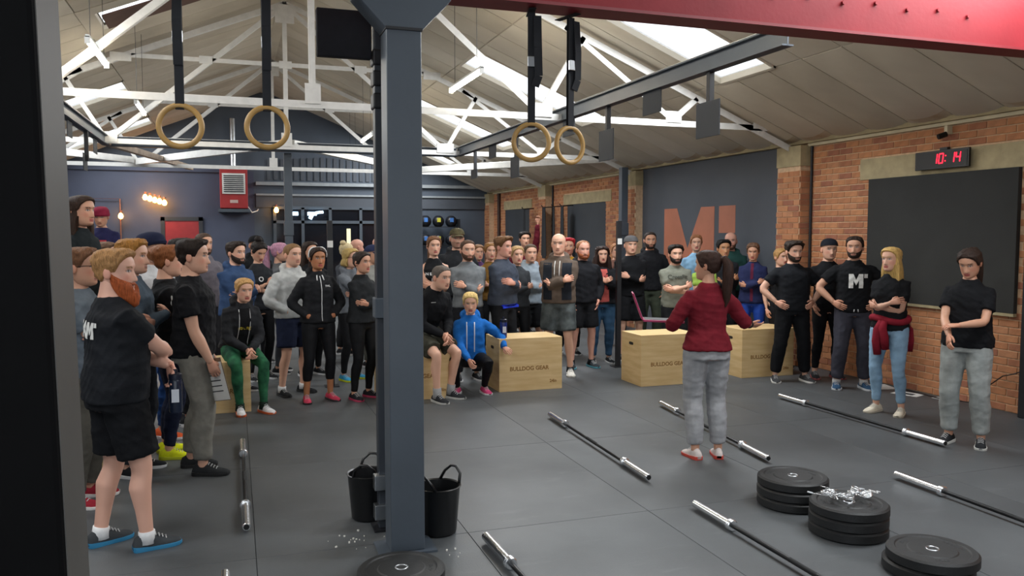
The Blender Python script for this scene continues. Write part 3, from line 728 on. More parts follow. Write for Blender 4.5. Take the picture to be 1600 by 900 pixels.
# copper pipe frame and bulbs
b = MB(); b.tube([(-3.5, YB-.1, .0), (-3.5, YB-.1, 2.68), (-2.78, YB-.1, 2.68), (-2.78, YB-.1, .0)], .018, 8)
tag(b.build('copper_frame', mat('copper_pipe', '#9a6a58', .4, metal=.6)), 'thin copper pipe frame on the blue far wall', 'frame')
def bulb(x, z, label, group=None):
    o = empty('filament_bulb', (x, YB-.25, z)); tag(o, label, 'bulb', group)
    MB().lathe([(.02, -.07), (.05, -.05), (.062, 0), (.045, .05), (.02, .08)], 14).build('glass', M_bulb, o, smooth=True); MB().tube([(0, 0, .08), (0, 0, .15)], .022, 8).build('socket', M_copper, o)
    MB().beam((0, 0, .14), (0, .25, .14), .02, .02).build('arm', M_copper, o)
for k in range(5): bulb(-2.16 + k*.115, 2.72 - k*.034, '%s warm filament bulb in the slanting row of five on the far wall' % ('leftmost', 'second', 'middle', 'fourth', 'rightmost')[k], 'row of five bulbs')
bulb(-2.75, 2.23, 'single warm bulb beside the copper frame'); bulb(1.12, 2.42, 'single warm bulb at the corner of the glazed screen')
l = bpy.data.lights.new('bulb_row', 'POINT'); l.energy = 12; l.color = (1, .62, .3); l.shadow_soft_size = .2
lo = bpy.data.objects.new('bulb_row_glow', l); COL.objects.link(lo); lo.location = (-1.93, YB-.5, 2.6)
# wall balls on a rack
rk = empty('ball_rack', (5.45, YB-.3, 0)); tag(rk, 'dark rack for wall balls against the far wall', 'rack')
for z in (1.45, 1.98): MB().bb(-.85, .75, -.02, .02, z-.02, z).bb(-.85, .75, -.24, -.2, z-.02, z).build('rail', M_black, rk)
for s in (-.85, .75): MB().bb(s-.03, s+.03, -.25, .25, 0, 2.2).build('upright', M_black, rk)
bm_ = MB(); n_ = 14
bm_.rings([[Vector((.175*math.sin(math.pi*i/10)*math.cos(2*math.pi*k/n_), .175*math.sin(math.pi*i/10)*math.sin(2*math.pi*k/n_), -.175*math.cos(math.pi*i/10))) for k in range(n_)] for i in range(1, 10)])
ball = bm_.mesh('ball', mat('ball_black', '#17191f', .35, var=.1), smooth=True)
for r_, z in enumerate((1.6, 2.13)):
    for k in range(4):
        o = empty('wall_ball', (4.85 + k*.38, YB-.42, z)); tag(o, '%s black wall ball on the %s row of the far rack' % (('first', 'second', 'third', 'fourth')[k], ('lower', 'upper')[r_]), 'ball', 'wall balls on the far rack')
        p = bpy.data.objects.new('shell', ball); COL.objects.link(p); p.parent = o
        MB().bb(-.07, .03, -.178, -.15, -.02, .1).build('logo_patch', mat('ball_mark%d' % (k % 2), ('#b8b23a', '#3f6fb0')[k % 2], .5), o)
# bands on hooks in the far bay
for k, (y, w_) in enumerate(((19.75, .3), (18.35, .42), (17.7, .24), (17.2, .34))):
    o = empty('hanging_bands', (XR-.28, y, 2.4)); tag(o, '%s bunch of black resistance bands hanging on the far brick wall' % ('first', 'second', 'third', 'fourth')[k], 'bands', 'black bands on wall hooks')
    MB().tube([(.28, 0, .02), (-.02, 0, 0), (-.06, 0, .05)], .012, 8).build('hook', M_black, o)
    b = MB()
    for j in range(5): b.beam((-.02 + j*.012, (j-2)*w_*.12, 0), (-.02 + j*.012, (j-2)*w_*.2, -1.15 - .06*(j % 2)), .012, w_*.28, upv=(0, 1, 0))
    b.build('band', M_strap, o)
# ================================================================== PEOPLE
V = Vector
CAMO = {'#2f6a48': '#173a2b', '#4b4a3f': '#2b2b24', '#5b6263': '#3a3f40', '#6b6348': '#2f2d20'}
def cloth(col, kind='c'):
    if col in CAMO: return mat('cloth_camo' + col, col, .8, col2=CAMO[col], scale=11, detail=2, bump=.35, bscale=26, spec=.15)
    return mat('cloth_' + kind + col, col, .85 if kind != 'l' else .6, var=.16, scale=14, bump=.35, bscale=26, spec=.15)
def skin_mat(): return mat('skin', None, .5, attr='Col', var=0, bump=.06, bscale=90, spec=.4)
def loft(rings): # rings of equal count -> verts, faces (closed)
    n = len(rings[0]); m = len(rings); vs = [tuple(v) for r in rings for v in r]
    fs = [(i*n+k, i*n+(k+1) % n, (i+1)*n+(k+1) % n, (i+1)*n+k) for i in range(m-1) for k in range(n)]
    fs += [tuple(range(n-1, -1, -1)), tuple((m-1)*n+k for k in range(n))]
    return vs, fs
def limb(pts, rad, n=12, flat=1.0):
    pts = [V(p) for p in pts]; rings = []; px = None
    for i, p in enumerate(pts):
        t = (pts[min(i+1, len(pts)-1)] - pts[max(i-1, 0)])
        t = t.normalized() if t.length > 1e-6 else V((0, 0, 1))
        if px is None:
            px = V((1, 0, 0)) - t * t.x
            if px.length < .3: px = V((0, 1, 0)) - t * t.y
        else: px = px - t * px.dot(t)
        px.normalize(); py = t.cross(px); r = rad[i]
        rx, ry = (r if isinstance(r, tuple) else (r, r * flat))
        rings.append([p + px * (rx * math.cos(2*math.pi*k/n)) + py * (ry * math.sin(2*math.pi*k/n)) for k in range(n)])
    return loft(rings)
class LM:
    def __init__(s): s.v = []; s.f = []
    def add(s, vf): n = len(s.v); s.v += [tuple(v) for v in vf[0]]; s.f += [tuple(i+n for i in f) for f in vf[1]]; return s
def ball_vf(c, r, n=12, m=8):
    c = V(c); r = r if isinstance(r, tuple) else (r, r, r)
    rings = [[c + V((r[0]*math.sin(math.pi*i/m)*math.cos(2*math.pi*k/n), r[1]*math.sin(math.pi*i/m)*math.sin(2*math.pi*k/n), -r[2]*math.cos(math.pi*i/m))) for k in range(n)] for i in range(1, m)]
    return loft(rings)
# ---- head
HT = [-1, -.93, -.80, -.62, -.4, -.15, .1, .3, .5, .7, .85, .95, 1]
HW = [.022, .043, .056, .065, .0705, .0735, .0755, .0775, .076, .067, .051, .030, .004]
HF = [.050, .076, .086, .087, .086, .085, .088, .091, .087, .074, .054, .032, .004]
HB = [.000, .008, .022, .045, .070, .090, .1, .104, .101, .088, .066, .040, .004]
HZ = .1175
def hsurf(a, t, off=0):
    w, f, b = np.interp(t, HT, HW), np.interp(t, HT, HF), np.interp(t, HT, HB)
    s, c = math.sin(a), math.cos(a)
    x = w * math.copysign(abs(s) ** .88, s); y = (f if c > 0 else b) * math.copysign(abs(c) ** .92, c); z = t * HZ
    if off:
        n = V((x / (w*w + 1e-4), y / ((f if c > 0 else b) ** 2 + 1e-4), z / (HZ*HZ) * (1.1 if t > .2 else .25))); n.normalize()
        x += n.x*off; y += n.y*off; z += n.z*off
    return V((x, y, z))
def g2(x, s): return math.exp(-(x/s)**2)
def face_pt(a, t):
    p = hsurf(a, t); x, y, z = p
    if math.cos(a) > 0:
        ramp = min(1, max(0, (.012 - z) / .048))
        if z > -.050: pr = .023 * ramp * g2(x, .0075 + .0075*ramp)
        else: pr = .023 * max(0, 1 - (-.050 - z) / .006) * g2(x, .014)
        d = pr - .0085 * g2(abs(x) - .031, .015) * g2(z - .004, .012)
        d += .0035 * g2(z - .026, .010) * g2(abs(x) - .025, .03)
        d += .0055 * g2(x, .021) * (g2(z + .064, .0048) + g2(z + .0755, .005)) - .002 * g2(x, .022) * g2(z + .070, .0025)
        d += .006 * g2(x, .022) * g2(z + .100, .012) + .003 * g2(abs(x) - .048, .014) * g2(z + .022, .018)
        p.y += d
    return p
HLEV = sorted(set([round(v, 3) for v in np.concatenate([np.linspace(-1, -.85, 5), np.linspace(-.85, .35, 30), np.linspace(.35, 1, 12)])]))
HAZ = [math.pi * math.copysign(abs(u) ** 1.45, u) for u in np.linspace(-1, 1, 45)[:-1]]
def head_mesh(skin, hairc, sx=1, lip='#a85a50', brow=True, stubble=0, female=False):
    vs, cs, n = [], [], len(HAZ)
    sk = np.array(lin(skin)); hc = np.array(lin(hairc)); lp = .2 * sk + .8 * np.array(lin('#b04c4c')) if female else .45 * sk + .55 * np.array(lin(lip)) * .9
    for t in HLEV:
        for a in HAZ:
            p = face_pt(a, t); x, y, z = p; c = sk.copy()
            if math.cos(a) > .2:
                ck = g2(abs(x) - .045, .022) * g2(z + .03, .022); c = c * (1 - ck * .18 * np.array([0, 1, 1]))
                ex, ez = (abs(x) - .0315) / .0135, (z - .003) / .0055
                if ex*ex + ez*ez < 1:
                    c = np.array([.42, .42, .42])
                    if ((abs(x) - .031) / .0058) ** 2 + ((z - .003) / .0062) ** 2 < 1: c = np.array([.02, .014, .01])
                elif ex*ex + (ez - .35) ** 2 < 1.9: c = c * .45
                if brow and .012 < abs(x) < .047 and abs(z - (.0215 + .004 * math.sin((abs(x) - .012) * 75))) < .0036: c = hc * .7 + c * .15
                if abs(x) < (.024 if female else .023) and -.081 < z < -.059: c = lp if abs(z + .070) > .0022 else lp * .3
                if abs(x) < .012 and -.052 < z < -.047: c = c * .55
            if stubble and z < -.035 and math.cos(a) > -.15 and not (abs(x) < .022 and -.079 < z < -.061):
                k = stubble * min(1, (-.035 - z) / .015 + (.5 if abs(x) > .03 else 0)); k = min(stubble, max(0, k)); c = c * (1 - k) + hc * .6 * k
            vs.append((x * sx, y, z)); cs.append(c)
    m = len(HLEV)
    fs = [(i*n+k, i*n+(k+1) % n, (i+1)*n+(k+1) % n, (i+1)*n+k) for i in range(m-1) for k in range(n)]
    fs += [tuple(range(n-1, -1, -1)), tuple((m-1)*n+k for k in range(n))]
    for s in (-1, 1):   # ears
        v2, f2 = ball_vf((s * .0745 * sx, -.012, -.008), (.009, .019, .031), 10, 7); N0 = len(vs)
        for q, v in enumerate(v2):
            rel = V(v) - V((s*.0745*sx, -.012, -.008)); dd = .004 if abs(rel.y) > .008 else -.001
            vs.append((v[0] + s*(.004 + max(0, -rel.y) * .35), v[1], v[2])); cs.append(sk * np.array([.95, .82, .8]))
        fs += [tuple(i + N0 for i in f) for f in f2]
    return vs, fs, cs
def hairline(a, style):
    d = abs(math.degrees(a))
    if style == 'recede': xs, ys = [0, 25, 40, 60, 80, 95, 120, 150, 180], [.80, .86, .72, .40, .0, -.02, -.30, -.52, -.58]
    elif style == 'fem': xs, ys = [0, 25, 45, 60, 75, 90, 112, 140, 180], [.64, .58, .44, .22, -.14, -.20, -.34, -.52, -.6]
    elif style == 'bang': xs, ys = [0, 30, 50, 70, 85, 95, 120, 150, 180], [.42, .40, .35, .05, -.25, -.15, -.3, -.55, -.6]
    else: xs, ys = [0, 25, 45, 60, 75, 90, 112, 140, 180], [.66, .63, .52, .36, -.02, -.02, -.28, -.52, -.60]
    return float(np.interp(d, xs, ys))
def hair_shell(style='short', top=.02, side=.010, noise_=.003, seed=0, sx=1.0, na=48, nt=16, drop=0, front_vol=0):
    rings = []; az = [2*math.pi*k/na for k in range(na)]; az = [a if a <= math.pi else a - 2*math.pi for a in az]
    for i in range(nt + 1):
        u = i / nt; ring = []
        for a in az:
            hl = hairline(a, style); t = 1 - (1 - hl) * u ** .9; t = min(t, .999)
            k = max(0, min(1, (t - .1) / .6)); th = side + (top - side) * k + front_vol * max(0, math.cos(a)) ** 2 * max(0, t) * (1 - u*.3)
            nz = (noise.noise(V((a * 3.2 + seed, t * 6, seed * 3.1))) * 1.2 + noise.noise(V((math.cos(a) * 9 + seed, math.sin(a) * 9, t * 7))) * 1.0) * noise_ * 1.6
            fr = max(0, math.cos(a)); tp = min(1, (1 - u) / (.10 + .22 * fr)); tp = tp if u < 1 else 0; th *= .05 + .95 * tp ** .7; nz *= tp
            p = hsurf(a, t, max(.001, th + nz) if i < nt else -.003)
            ring.append(V((p.x * sx, p.y, p.z)))
        rings.append(ring)
    return loft(rings[::-1])
def long_hair(length=.3, top=.018, side=.016, seed=0, sx=1.0, part=0, vol=.02, na=36, wav=.006, amin=80):
    """falls from the sides and back; the face stays free"""
    az = [2*math.pi*k/na for k in range(na)]; az = [a if a <= math.pi else a - 2*math.pi for a in az]
    rings = []
    for i in range(11):
        u = i / 10; ring = []
        for a in az:
            hl = hairline(a, 'x'); d = abs(math.degrees(a)); e = .0 if d > amin else hl
            if d > amin: hl = -.05
            t = min(.999, 1 - (1 - hl) * u ** .9); k = max(0, min(1, (t - .1) / .6)); th = side + (top - side) * k + noise.noise(V((a * 3 + seed, t * 6, seed))) * wav
            ring.append(hsurf(a, t, max(.003, th)) if not (i == 10 and d <= amin) else hsurf(a, t, -.003))
        rings.append(ring)
    for i in range(1, 8):
        u = i / 7; ring = []
        for q, a in enumerate(az):
            d = abs(math.degrees(a)); base = rings[10][q]
            if d <= amin: ring.append(base + V((0, 0, 0))); continue
            w = math.sin(min(1, u * 1.5) * math.pi / 2); dirv = V((base.x, base.y - .0, 0)); dirv.normalize()
            fx = vol * w * (1 - u * .3) + noise.noise(V((a * 4 + seed, u * 7, 2))) * wav * 1.5
            inward = .35 * max(0, (u - .8) / .2)
            p = base + dirv * fx + V((0, -.02 * u if d > 110 else 0, -length * u)); p = V((p.x * (1 - inward), p.y * (1 - inward) if d > 150 else p.y, p.z))
            ring.append(p)
        rings.append(ring)
    for r in rings:
        for p in r: p.x *= sx
    return loft(rings[::-1])
def beard_shell(th=.008, long=0, seed=0, sx=1.0, full=True, neck=True):
    na, nt = 34, 14; rings_in, rings_out = [], []
    for i in range(nt + 1):
        u = i / nt; ro, ri = [], []
        for k in range(na + 1):
            a = R(-92 + 184 * k / na); d = abs(math.degrees(a))
            tt = float(np.interp(d, [0, 12, 20, 35, 60, 80, 92], [-.50, -.50, -.47, -.42, -.30, -.15, -.02])); tb = float(np.interp(d, [0, 40, 70, 92], [-.99, -.97, -.85, -.55]))
            t = tt + (tb - tt) * u; e = min(1, min(k, na - k) / 7, (i + .1) / 3.5, (nt - i) / 2 + .25) ** .8
            base = hsurf(a, t); o_ = hsurf(a, t, th * e + noise.noise(V((a*6+seed, t*14, 1))) * th * .25)
            if math.cos(a) > 0:
                o_.y += .0035 * g2(base.x, .022); 
                
            if abs(base.x) < .023 and -.68 < t < -.535: o_ = hsurf(a, t, -.004)
            if long: w = u ** 1.3 * max(0, math.cos(a)) ** .7; o_.z -= long * w; o_.y += long * .35 * w * (1 - .4*u)
            ro.append(V((o_.x * sx, o_.y, o_.z))); b = hsurf(a, t, -.006); ri.append(V((b.x * sx, b.y, b.z)))
        rings_out.append(ro); rings_in.append(ri)
    rings = [o_ + i_[::-1] for o_, i_ in zip(rings_out, rings_in)]
    return loft(rings)
def hat_shell(kind, sx=1.0):
    na = 32; rings = []; az = [2*math.pi*k/na for k in range(na)]
    lev = {'beanie': (.20, .022, 8), 'cap': (.42, .014, 8)}[kind]
    for i in range(lev[2] + 1):
        u = i / lev[2]; ring = []
        for a in az:
            aa = a if a <= math.pi else a - 2*math.pi; lo = lev[0] - (.22 * (1 - math.cos(aa)) / 2 if kind == 'cap' else .30 * (1 - math.cos(aa)) / 2)
            t = lo + (.999 - lo) * u; p = hsurf(aa, t, lev[1] + (.006 if kind == 'beanie' and i == 1 else 0)); p.x *= sx
            if kind == 'cap': p.z = p.z + .008 * u
            ring.append(p)
        rings.append(ring)
    return loft(rings)
def brim_vf(back=False):
    s = -1 if back else 1; vs = []; n = 14; top, bot = [], []
    for k in range(n + 1):
        a = R(-62 + 124*k/n); x = .083 * math.sin(a); y = .096 * math.cos(a); ext = .072 * max(0, math.cos(a * 1.35)) ** .6
        top.append((V((x, y - .012, .052 - .02*abs(math.sin(a)) ** 2)), V((x * 1.0, y + ext, .036 - .03 * abs(math.sin(a)) ** 2))))
    if back: top = [(V((p.x, -p.y * 1.04, p.z - .035)), V((q.x, -q.y * 1.04, q.z - .05))) for p, q in top]
    rings = []
    for p, q in top: rings.append([p, q, q - V((0, 0, .004)), p - V((0, 0, .006))])
    return loft(rings)
# ---- hand
def hand_vf(w, d, n, right, curl=.5, spread=.04, s=1.0):
    """w wrist point, d finger direction, n palm normal"""
    d = V(d).normalized(); n = V(n); n = (n - d * n.dot(d)).normalized(); th = d.cross(n) * (1 if right else -1); lm = LM(); w = V(w)
    def pt(a, b, c): return w + (d * a + th * b + n * c) * s
    rings = []
    for a, hw, ht, c in ((-.015, .026, .021, 0), (.02, .033, .017, 0), (.055, .040, .0155, .002), (.088, .040, .012, .003)):
        rings.append([pt(a, hw * math.copysign(abs(math.cos(x)) ** .7, math.cos(x)), c + ht * math.copysign(abs(math.sin(x)) ** .8, math.sin(x))) for x in [2*math.pi*k/12 for k in range(12)]])
    lm.add(loft(rings))
    for b, L, r, q in ((.030, .070, .0088, 0), (.0105, .078, .0092, .02), (-.0095, .073, .0088, .06), (-.029, .057, .0078, .12)):
        p = V((.080, b, .002)); ang = .15 + (curl + q) * .35; pts = [p.copy()]; rad = [r]; sp = spread * b / .03
        for seg_, f in ((.46, 0), (.30, .75), (.24, 1.45)):
            g = ang + (curl + q * .6) * f * .95; p = p + V((math.cos(g) * math.cos(sp), math.sin(sp) * math.cos(g), math.sin(g))) * L * seg_
            pts.append(p.copy()); rad.append(r * (1 - .11 * len(pts) / 2))
        pts.append(pts[-1] + (pts[-1] - pts[-2]) * .12); rad.append(r * .4)
        lm.add(limb([pt(*q_) for q_ in pts], [x * s for x in rad], 8))
    pts = [V((.012, .020, .004)), V((.034, .044, .010)), V((.060, .056 - curl*.012, .016 + curl*.014)), V((.084, .058 - curl*.024, .020 + curl*.024)), V((.088, .058 - curl*.026, .021 + curl*.026))]
    lm.add(limb([pt(*q_) for q_ in pts], [x * s for x in (.014, .0125, .0105, .009, .004)], 8))
    return lm
def ik(a, b, l1, l2, pole):
    a, b = V(a), V(b); d = b - a; L = min(d.length, (l1 + l2) * .998); dn = d.normalized(); b2 = a + dn * L
    x = (l1*l1 - l2*l2 + L*L) / (2*L); h = math.sqrt(max(0, l1*l1 - x*x)); p = V(pole); p = p - dn * p.dot(dn)
    p = p.normalized() if p.length > 1e-4 else dn.orthogonal().normalized()
    return a + dn * x + p * h, b2
# arm poses: wrist target (x outward, y forward, z), pole, finger direction, palm normal, curl  (right arm; mirrored for left)
ARMS = {
 'down':   ((.245, .03, .865), (.3, -1, 0), None, (-1, .1, 0), .5),
 'relax':  ((.225, .10, .875), (.5, -1, 0), None, (-1, -.1, 0), .55),
 'hip':    ((.225, .075, 1.0), (1, -.45, .15), (-.6, .62, -.4), (-.7, -.7, 0), .3),
 'pocket': ((.20, .08, .93), (.8, -1, 0), (-.3, .2, -1), (-1, 0, 0), .3),
 'hoodpocket': ((.15, .10, .985), (.9, -.7, 0), (-1, -.1, -.15), (0, -1, 0), .3),
 'crossU': ((-.105, .215, 1.195), (.8, -.2, -1), (-.78, -.55, .25), (.3, -1, -.2), .35),   # over: hand visible on the other upper arm
 'crossI': ((-.085, .170, 1.145), (.8, -.2, -1), (-.85, -.5, .1), (.2, -1, .2), .4),       # tucked
 'clasp':  ((.045, .215, .92), (.9, -.6, 0), (-.6, .55, -.55), (-.5, -.8, .2), .7),
 'claspsit': ((.02, .36, .98), (.9, -.6, -.4), (-.3, .8, -.5), (-.8, -.3, -.3), .8),
 'phone':  ((.06, .29, 1.16), (.7, -.6, -.8), (-.5, .5, .6), (-.4, -.5, .7), .8),
 'chest':  ((.0, .23, 1.24), (.9, -.3, -.8), (-.6, .4, .5), (-.5, -.7, 0), .9),
 'mouth':  ((.03, .22, 1.44), (.7, .1, -1), (-.3, -.2, 1), (-.2, -1, 0), .5),
 'raise':  ((.2, .12, 1.93), (1, -.3, 0), (0, .1, 1), (0, 1, 0), .7),
}
TORSO_M = [(.84, .150, .112, -.012), (.92, .166, .120, -.012), (.99, .160, .114, -.006), (1.07, .146, .103, .002), (1.16, .152, .106, .008), (1.26, .168, .116, .010), (1.33, .172, .114, .006), (1.375, .166, .100, 0), (1.415, .136, .086, -.008), (1.45, .096, .073, -.014), (1.48, .067, .064, -.016), (1.51, .057, .060, -.013), (1.60, .056, .060, .004)]
TORSO_F = [(.84, .158, .112, -.014), (.92, .172, .120, -.014), (.99, .158, .108, -.006), (1.07, .128, .092, .002), (1.16, .130, .094, .006), (1.26, .146, .104, .012), (1.33, .147, .099, .006), (1.375, .140, .088, 0), (1.415, .114, .076, -.008), (1.45, .080, .063, -.012), (1.48, .056, .055, -.014), (1.51, .048, .051, -.012), (1.60, .047, .050, .004)]
TEMP = []       # objects that wait for the voxel remesh
PEOPLE = []
def person(px, ytop, d, rel, label, sex='m', arms=('down', 'down'), top='tee', topc='#1b1c1f', legs='trousers', legc='#1c1d20', shoe='#222326', sole='#dddddd', skin='#c99a80',
           hair='short', hairc='#2e231c', beard=None, hat=None, hatc='#22252c', bulk=1.0, head=(0, 0), lean=0, twist=0, h=None, z0=0, sit=None, feet=None, tilt=0, hl=None, wrists=None, lod=None, sock=None, extra=None, stance=.12, under=None, shx=0, headroll=0):
    """px: pixel column of the head, ytop: pixel row of its crown, d: distance; only used to find the place once"""
    az = R(198.7 - rel); F_ = V((math.sin(YAW)*math.cos(PITCH), math.cos(YAW)*math.cos(PITCH), -math.sin(PITCH))); Rt = V((math.cos(YAW), -math.sin(YAW), 0)); U = Rt.cross(F_)
    P = V((0, 0, CAMH)) + (F_ + Rt * ((px - 800) / FPX) - U * ((ytop - 450) / FPX)) * d
    female = sex == 'f'
    Ht = h or (P.z - z0 + (.0))
    S = Ht / 1.755 if not sit else (1.66 if female else 1.76) / 1.755
    vox = lod or (.010 if d < 7.2 else .0135 if d < 9.6 else .018)
    T = TORSO_F if female else TORSO_M
    hipz = (.93 if not sit else sit) / (1 if not sit else S); dz = hipz - .93
    rot = Matrix.Rotation(R(-lean), 3, 'X') @ Matrix.Rotation(R(tilt), 3, 'Y'); tw = Matrix.Rotation(R(-twist), 3, 'Z'); piv = V((0, 0, .95))
    def tf(p):   # torso frame -> body frame (1.755 m figure)
        p = V(p); k = max(0, min(1, (p.z - .93) / .22)); q = p - piv; q = Matrix.Rotation(R(-lean) * k, 3, 'X') @ (Matrix.Rotation(R(tilt) * k, 3, 'Y') @ (Matrix.Rotation(R(-twist) * k, 3, 'Z') @ q)); return q + piv + V((0, 0, dz))
    def ring(z, rx, ry, yo, n=20, e=.85): return [tf((rx * math.copysign(abs(math.cos(a)) ** e, math.cos(a)), yo + ry * math.copysign(abs(math.sin(a)) ** e, math.sin(a)), z)) for a in [2*math.pi*k/n for k in range(n)]]
    def bk(z): return 1 + (bulk - 1) * (1.25 if 1.0 < z < 1.25 else .9 if z < 1.4 else .45)
    A = .82 if female else 1.0; A *= .55 + .45 * bulk; sw = .150 if female else .178
    body, topm, legm = LM(), LM(), LM()
    body.add(loft([ring(z, rx * bk(z), ry * bk(z), yo) for z, rx, ry, yo in T]))
    if female:
        for s in (-1, 1): body.add(ball_vf(tf((s*.062, .075 * bk(1.25), 1.255)), (.058, .05, .055)))
    # arms
    jo = []
    for s, nm in ((1, arms[0]), (-1, arms[1])):
        wt, pole, fd, pn, curl = ARMS[nm]
        if wrists and wrists[0 if s > 0 else 1]: wt, pole, fd, pn, curl = wrists[0 if s > 0 else 1]
        if bulk > 1.05 and nm.startswith(('cross', 'chest', 'clasp')): wt = (wt[0], wt[1] + .1 * (bulk - 1) * 2, wt[2])
        mx = lambda q: V((q[0] * s, q[1], q[2]))
        sh = tf((s * sw * (1 + (bulk-1)*.4), -.008, 1.368)); w = tf(mx(wt)); R3 = rot @ tw
        pl = R3 @ mx(pole); el, wr = ik(sh, w, .285, .255, pl)
        fdv = R3 @ mx(fd) if fd else (wr - el).normalized(); jo.append((sh, el, wr, fdv, R3 @ mx(pn), curl, s))
        am = lambda p, q, u: p.lerp(q, u)
        body.add(limb([tf((s*sw*.5, -.006, 1.385)), sh, am(sh, el, .3), am(sh, el, .65), am(sh, el, .93), el.lerp(wr, .08), am(el, wr, .3), am(el, wr, .65), wr, wr + fdv*.012], [x * A for x in (.045, .054, .052, .046, .040, .041, .044, .036, .027, .025)]))
    # legs
    hips = [V((s * .088 * (1.05 if female else 1), 0, hipz)) for s in (1, -1)]; lg = []
    if legs == 'shorts': stance = max(stance, .145)
    ft = feet or [(stance, .0, 0, 12), (-stance, .0, 0, -12)]
    for i, s in enumerate((1, -1)):
        fx, fy, fz, fa = ft[i]; an = V((fx, fy - .03, .085 + fz / S)); kn, an = ik(hips[i], an, .435, .42, (fx * (1.5 if sit else 1), 1, .2 if sit else 0)); an = V((fx, fy-.03, .085 + fz / S)); lg.append((hips[i], kn, an, fa))
        Q = (.6 + .4 * bulk) * (1.0 if not female else .98); lr = lambda p, q, u: p.lerp(q, u)
        cb = V((0, -.018, 0)); hp = hips[i]
        body.add(limb([hp + V((0, 0, .03)), lr(hp, kn, .15), lr(hp, kn, .5), lr(hp, kn, .88), kn, lr(kn, an, .12), lr(kn, an, .32) + cb, lr(kn, an, .65) + cb*.4, an, an - V((0, 0, .03))], [x * Q for x in (.085, .092, .080, .060, .056, .052, .057, .042, .036, .034)]))
    # trousers
    lt = {'leggings': (.006, 1.0), 'capri': (.006, .62), 'trousers': (.020, .97), 'sweats': (.026, .95), 'jeans': (.012, .97), 'shorts': (.022, .42 if not hl else hl), 'skinny': (.009, .93)}[legs]; th, frac = lt
    wtop = 1.02
    wth = lambda z: th * .8 if z < .90 else min(th * .8, .008)
    legm.add(loft([ring(z, rx * bk(z) + wth(z), ry * bk(z) + wth(z), yo) for z, rx, ry, yo in [(.845, T[0][1]*.98, T[0][2], T[0][3])] + list(T[1:3]) + [(wtop, T[3][1] * 1.02, T[3][2] * 1.02, 0)]]))
    for i, s in enumerate((1, -1)):
        hp, kn, an, fa = lg[i]; L = []; Q = (.6 + .4 * bulk); lr = lambda p, q, u: p.lerp(q, u); cb = V((0, -.014, 0))
        if legs == 'shorts': st = [(0, .088), (.2, .096), (.6, .090), (.86 if not hl else hl, .086)]
        elif legs in ('sweats', 'trousers'): st = [(0, .088), (.15, .095), (.5, .086), (.88, .070), (1.0, .068), (1.12, .066), (1.35, .068), (1.65, .060), (1.88, .052), (frac + .97, .040 if legs == 'sweats' else .055)]
        else: st = [(0, .087), (.15, .093), (.5, .081), (.88, .061), (1.0, .057), (1.12, .053), (1.32, .058), (1.62, .044)] + ([(1.85, .037), (frac + .97, .036)] if frac > .7 else [])
        pts, rad = [], []
        for u, r in st:
            p = lr(hp, kn, u) if u <= 1 else lr(kn, an, u - 1) + (cb if 1.2 < u < 1.7 else V((0, 0, 0))); pts.append(p + (V((0, 0, .03)) if u == 0 else V((0, 0, 0)))); rad.append(r * Q + th * (.55 if legs in ('sweats', 'trousers') else 1))
        legm.add(limb(pts, rad))
    # top
    tt = {'tee': (.014, .30 if True else 0), 'tank': (.008, 0), 'long': (.013, .97), 'hoodie': (.024, .96), 'jacket': (.026, .97), 'sweater': (.022, .93), 'crop': (.02, .66)}[top]; th, slv = tt
    zb = {'tee': .885, 'tank': .95, 'long': .90, 'hoodie': .90, 'jacket': .885, 'sweater': .915, 'crop': .92}[top] if not sit else .94
    R_ = []
    zs = [zb, .96, 1.02, 1.09, 1.16, 1.26, 1.33, 1.375, 1.415, 1.45, 1.472, 1.486]
    for z in zs:
        rx, ry, yo = (np.interp(z, [q[0] for q in T], [q[k] for q in T]) for k in (1, 2, 3)); k = 1.0
        if z < 1.2 and top not in ('tank', 'crop'):
            mn = .158 if not female else .150; rx = max(rx, mn); ry = max(ry, .112 if not female else .104)
        if z > 1.40: k = .6
        if z < 1.1 and top != 'tank': k = 1 + min(1, (1.1 - z) / .12) * (.012 / th)
        R_.append(ring(z, rx * bk(z) + th * k, ry * bk(z) + th * k, yo))
    topm.add(loft(R_))
    if female and top != 'jacket':
        for s in (-1, 1): topm.add(ball_vf(tf((s*.062, .078 * bk(1.25), 1.253)), (.062 + th*.5, .052 + th*.5, .06)))
    if slv or top == 'tank':
        for sh, el, wr, fdv, pn, curl, s in jo:
            P_ = [tf((s*sw*.45, -.006, 1.385)), sh]; ra = [.042*A + th*.7, .054*A + th*.8]
            if top == 'tank': continue
            if top == 'tee': P_ += [sh.lerp(el, .3), sh.lerp(el, .62)]; ra += [.058*A + th*.8, .060*A + th*.9]
            elif top == 'crop': P_ += [sh.lerp(el, .3), sh.lerp(el, .9), el.lerp(wr, .08), el.lerp(wr, .28)]; ra += [.058*A+th, .05*A+th, .05*A+th, .046*A+th*.6]
            else: P_ += [sh.lerp(el, .3), sh.lerp(el, .65), sh.lerp(el, .94), el.lerp(wr, .08), el.lerp(wr, .35), el.lerp(wr, .7), el.lerp(wr, slv)]; ra += [.055*A+th*.9, .048*A+th*.9, .044*A+th, .045*A+th, .044*A+th*.7, .037*A+th*.7, .032*A+th*.4]
            topm.add(limb(P_, ra))
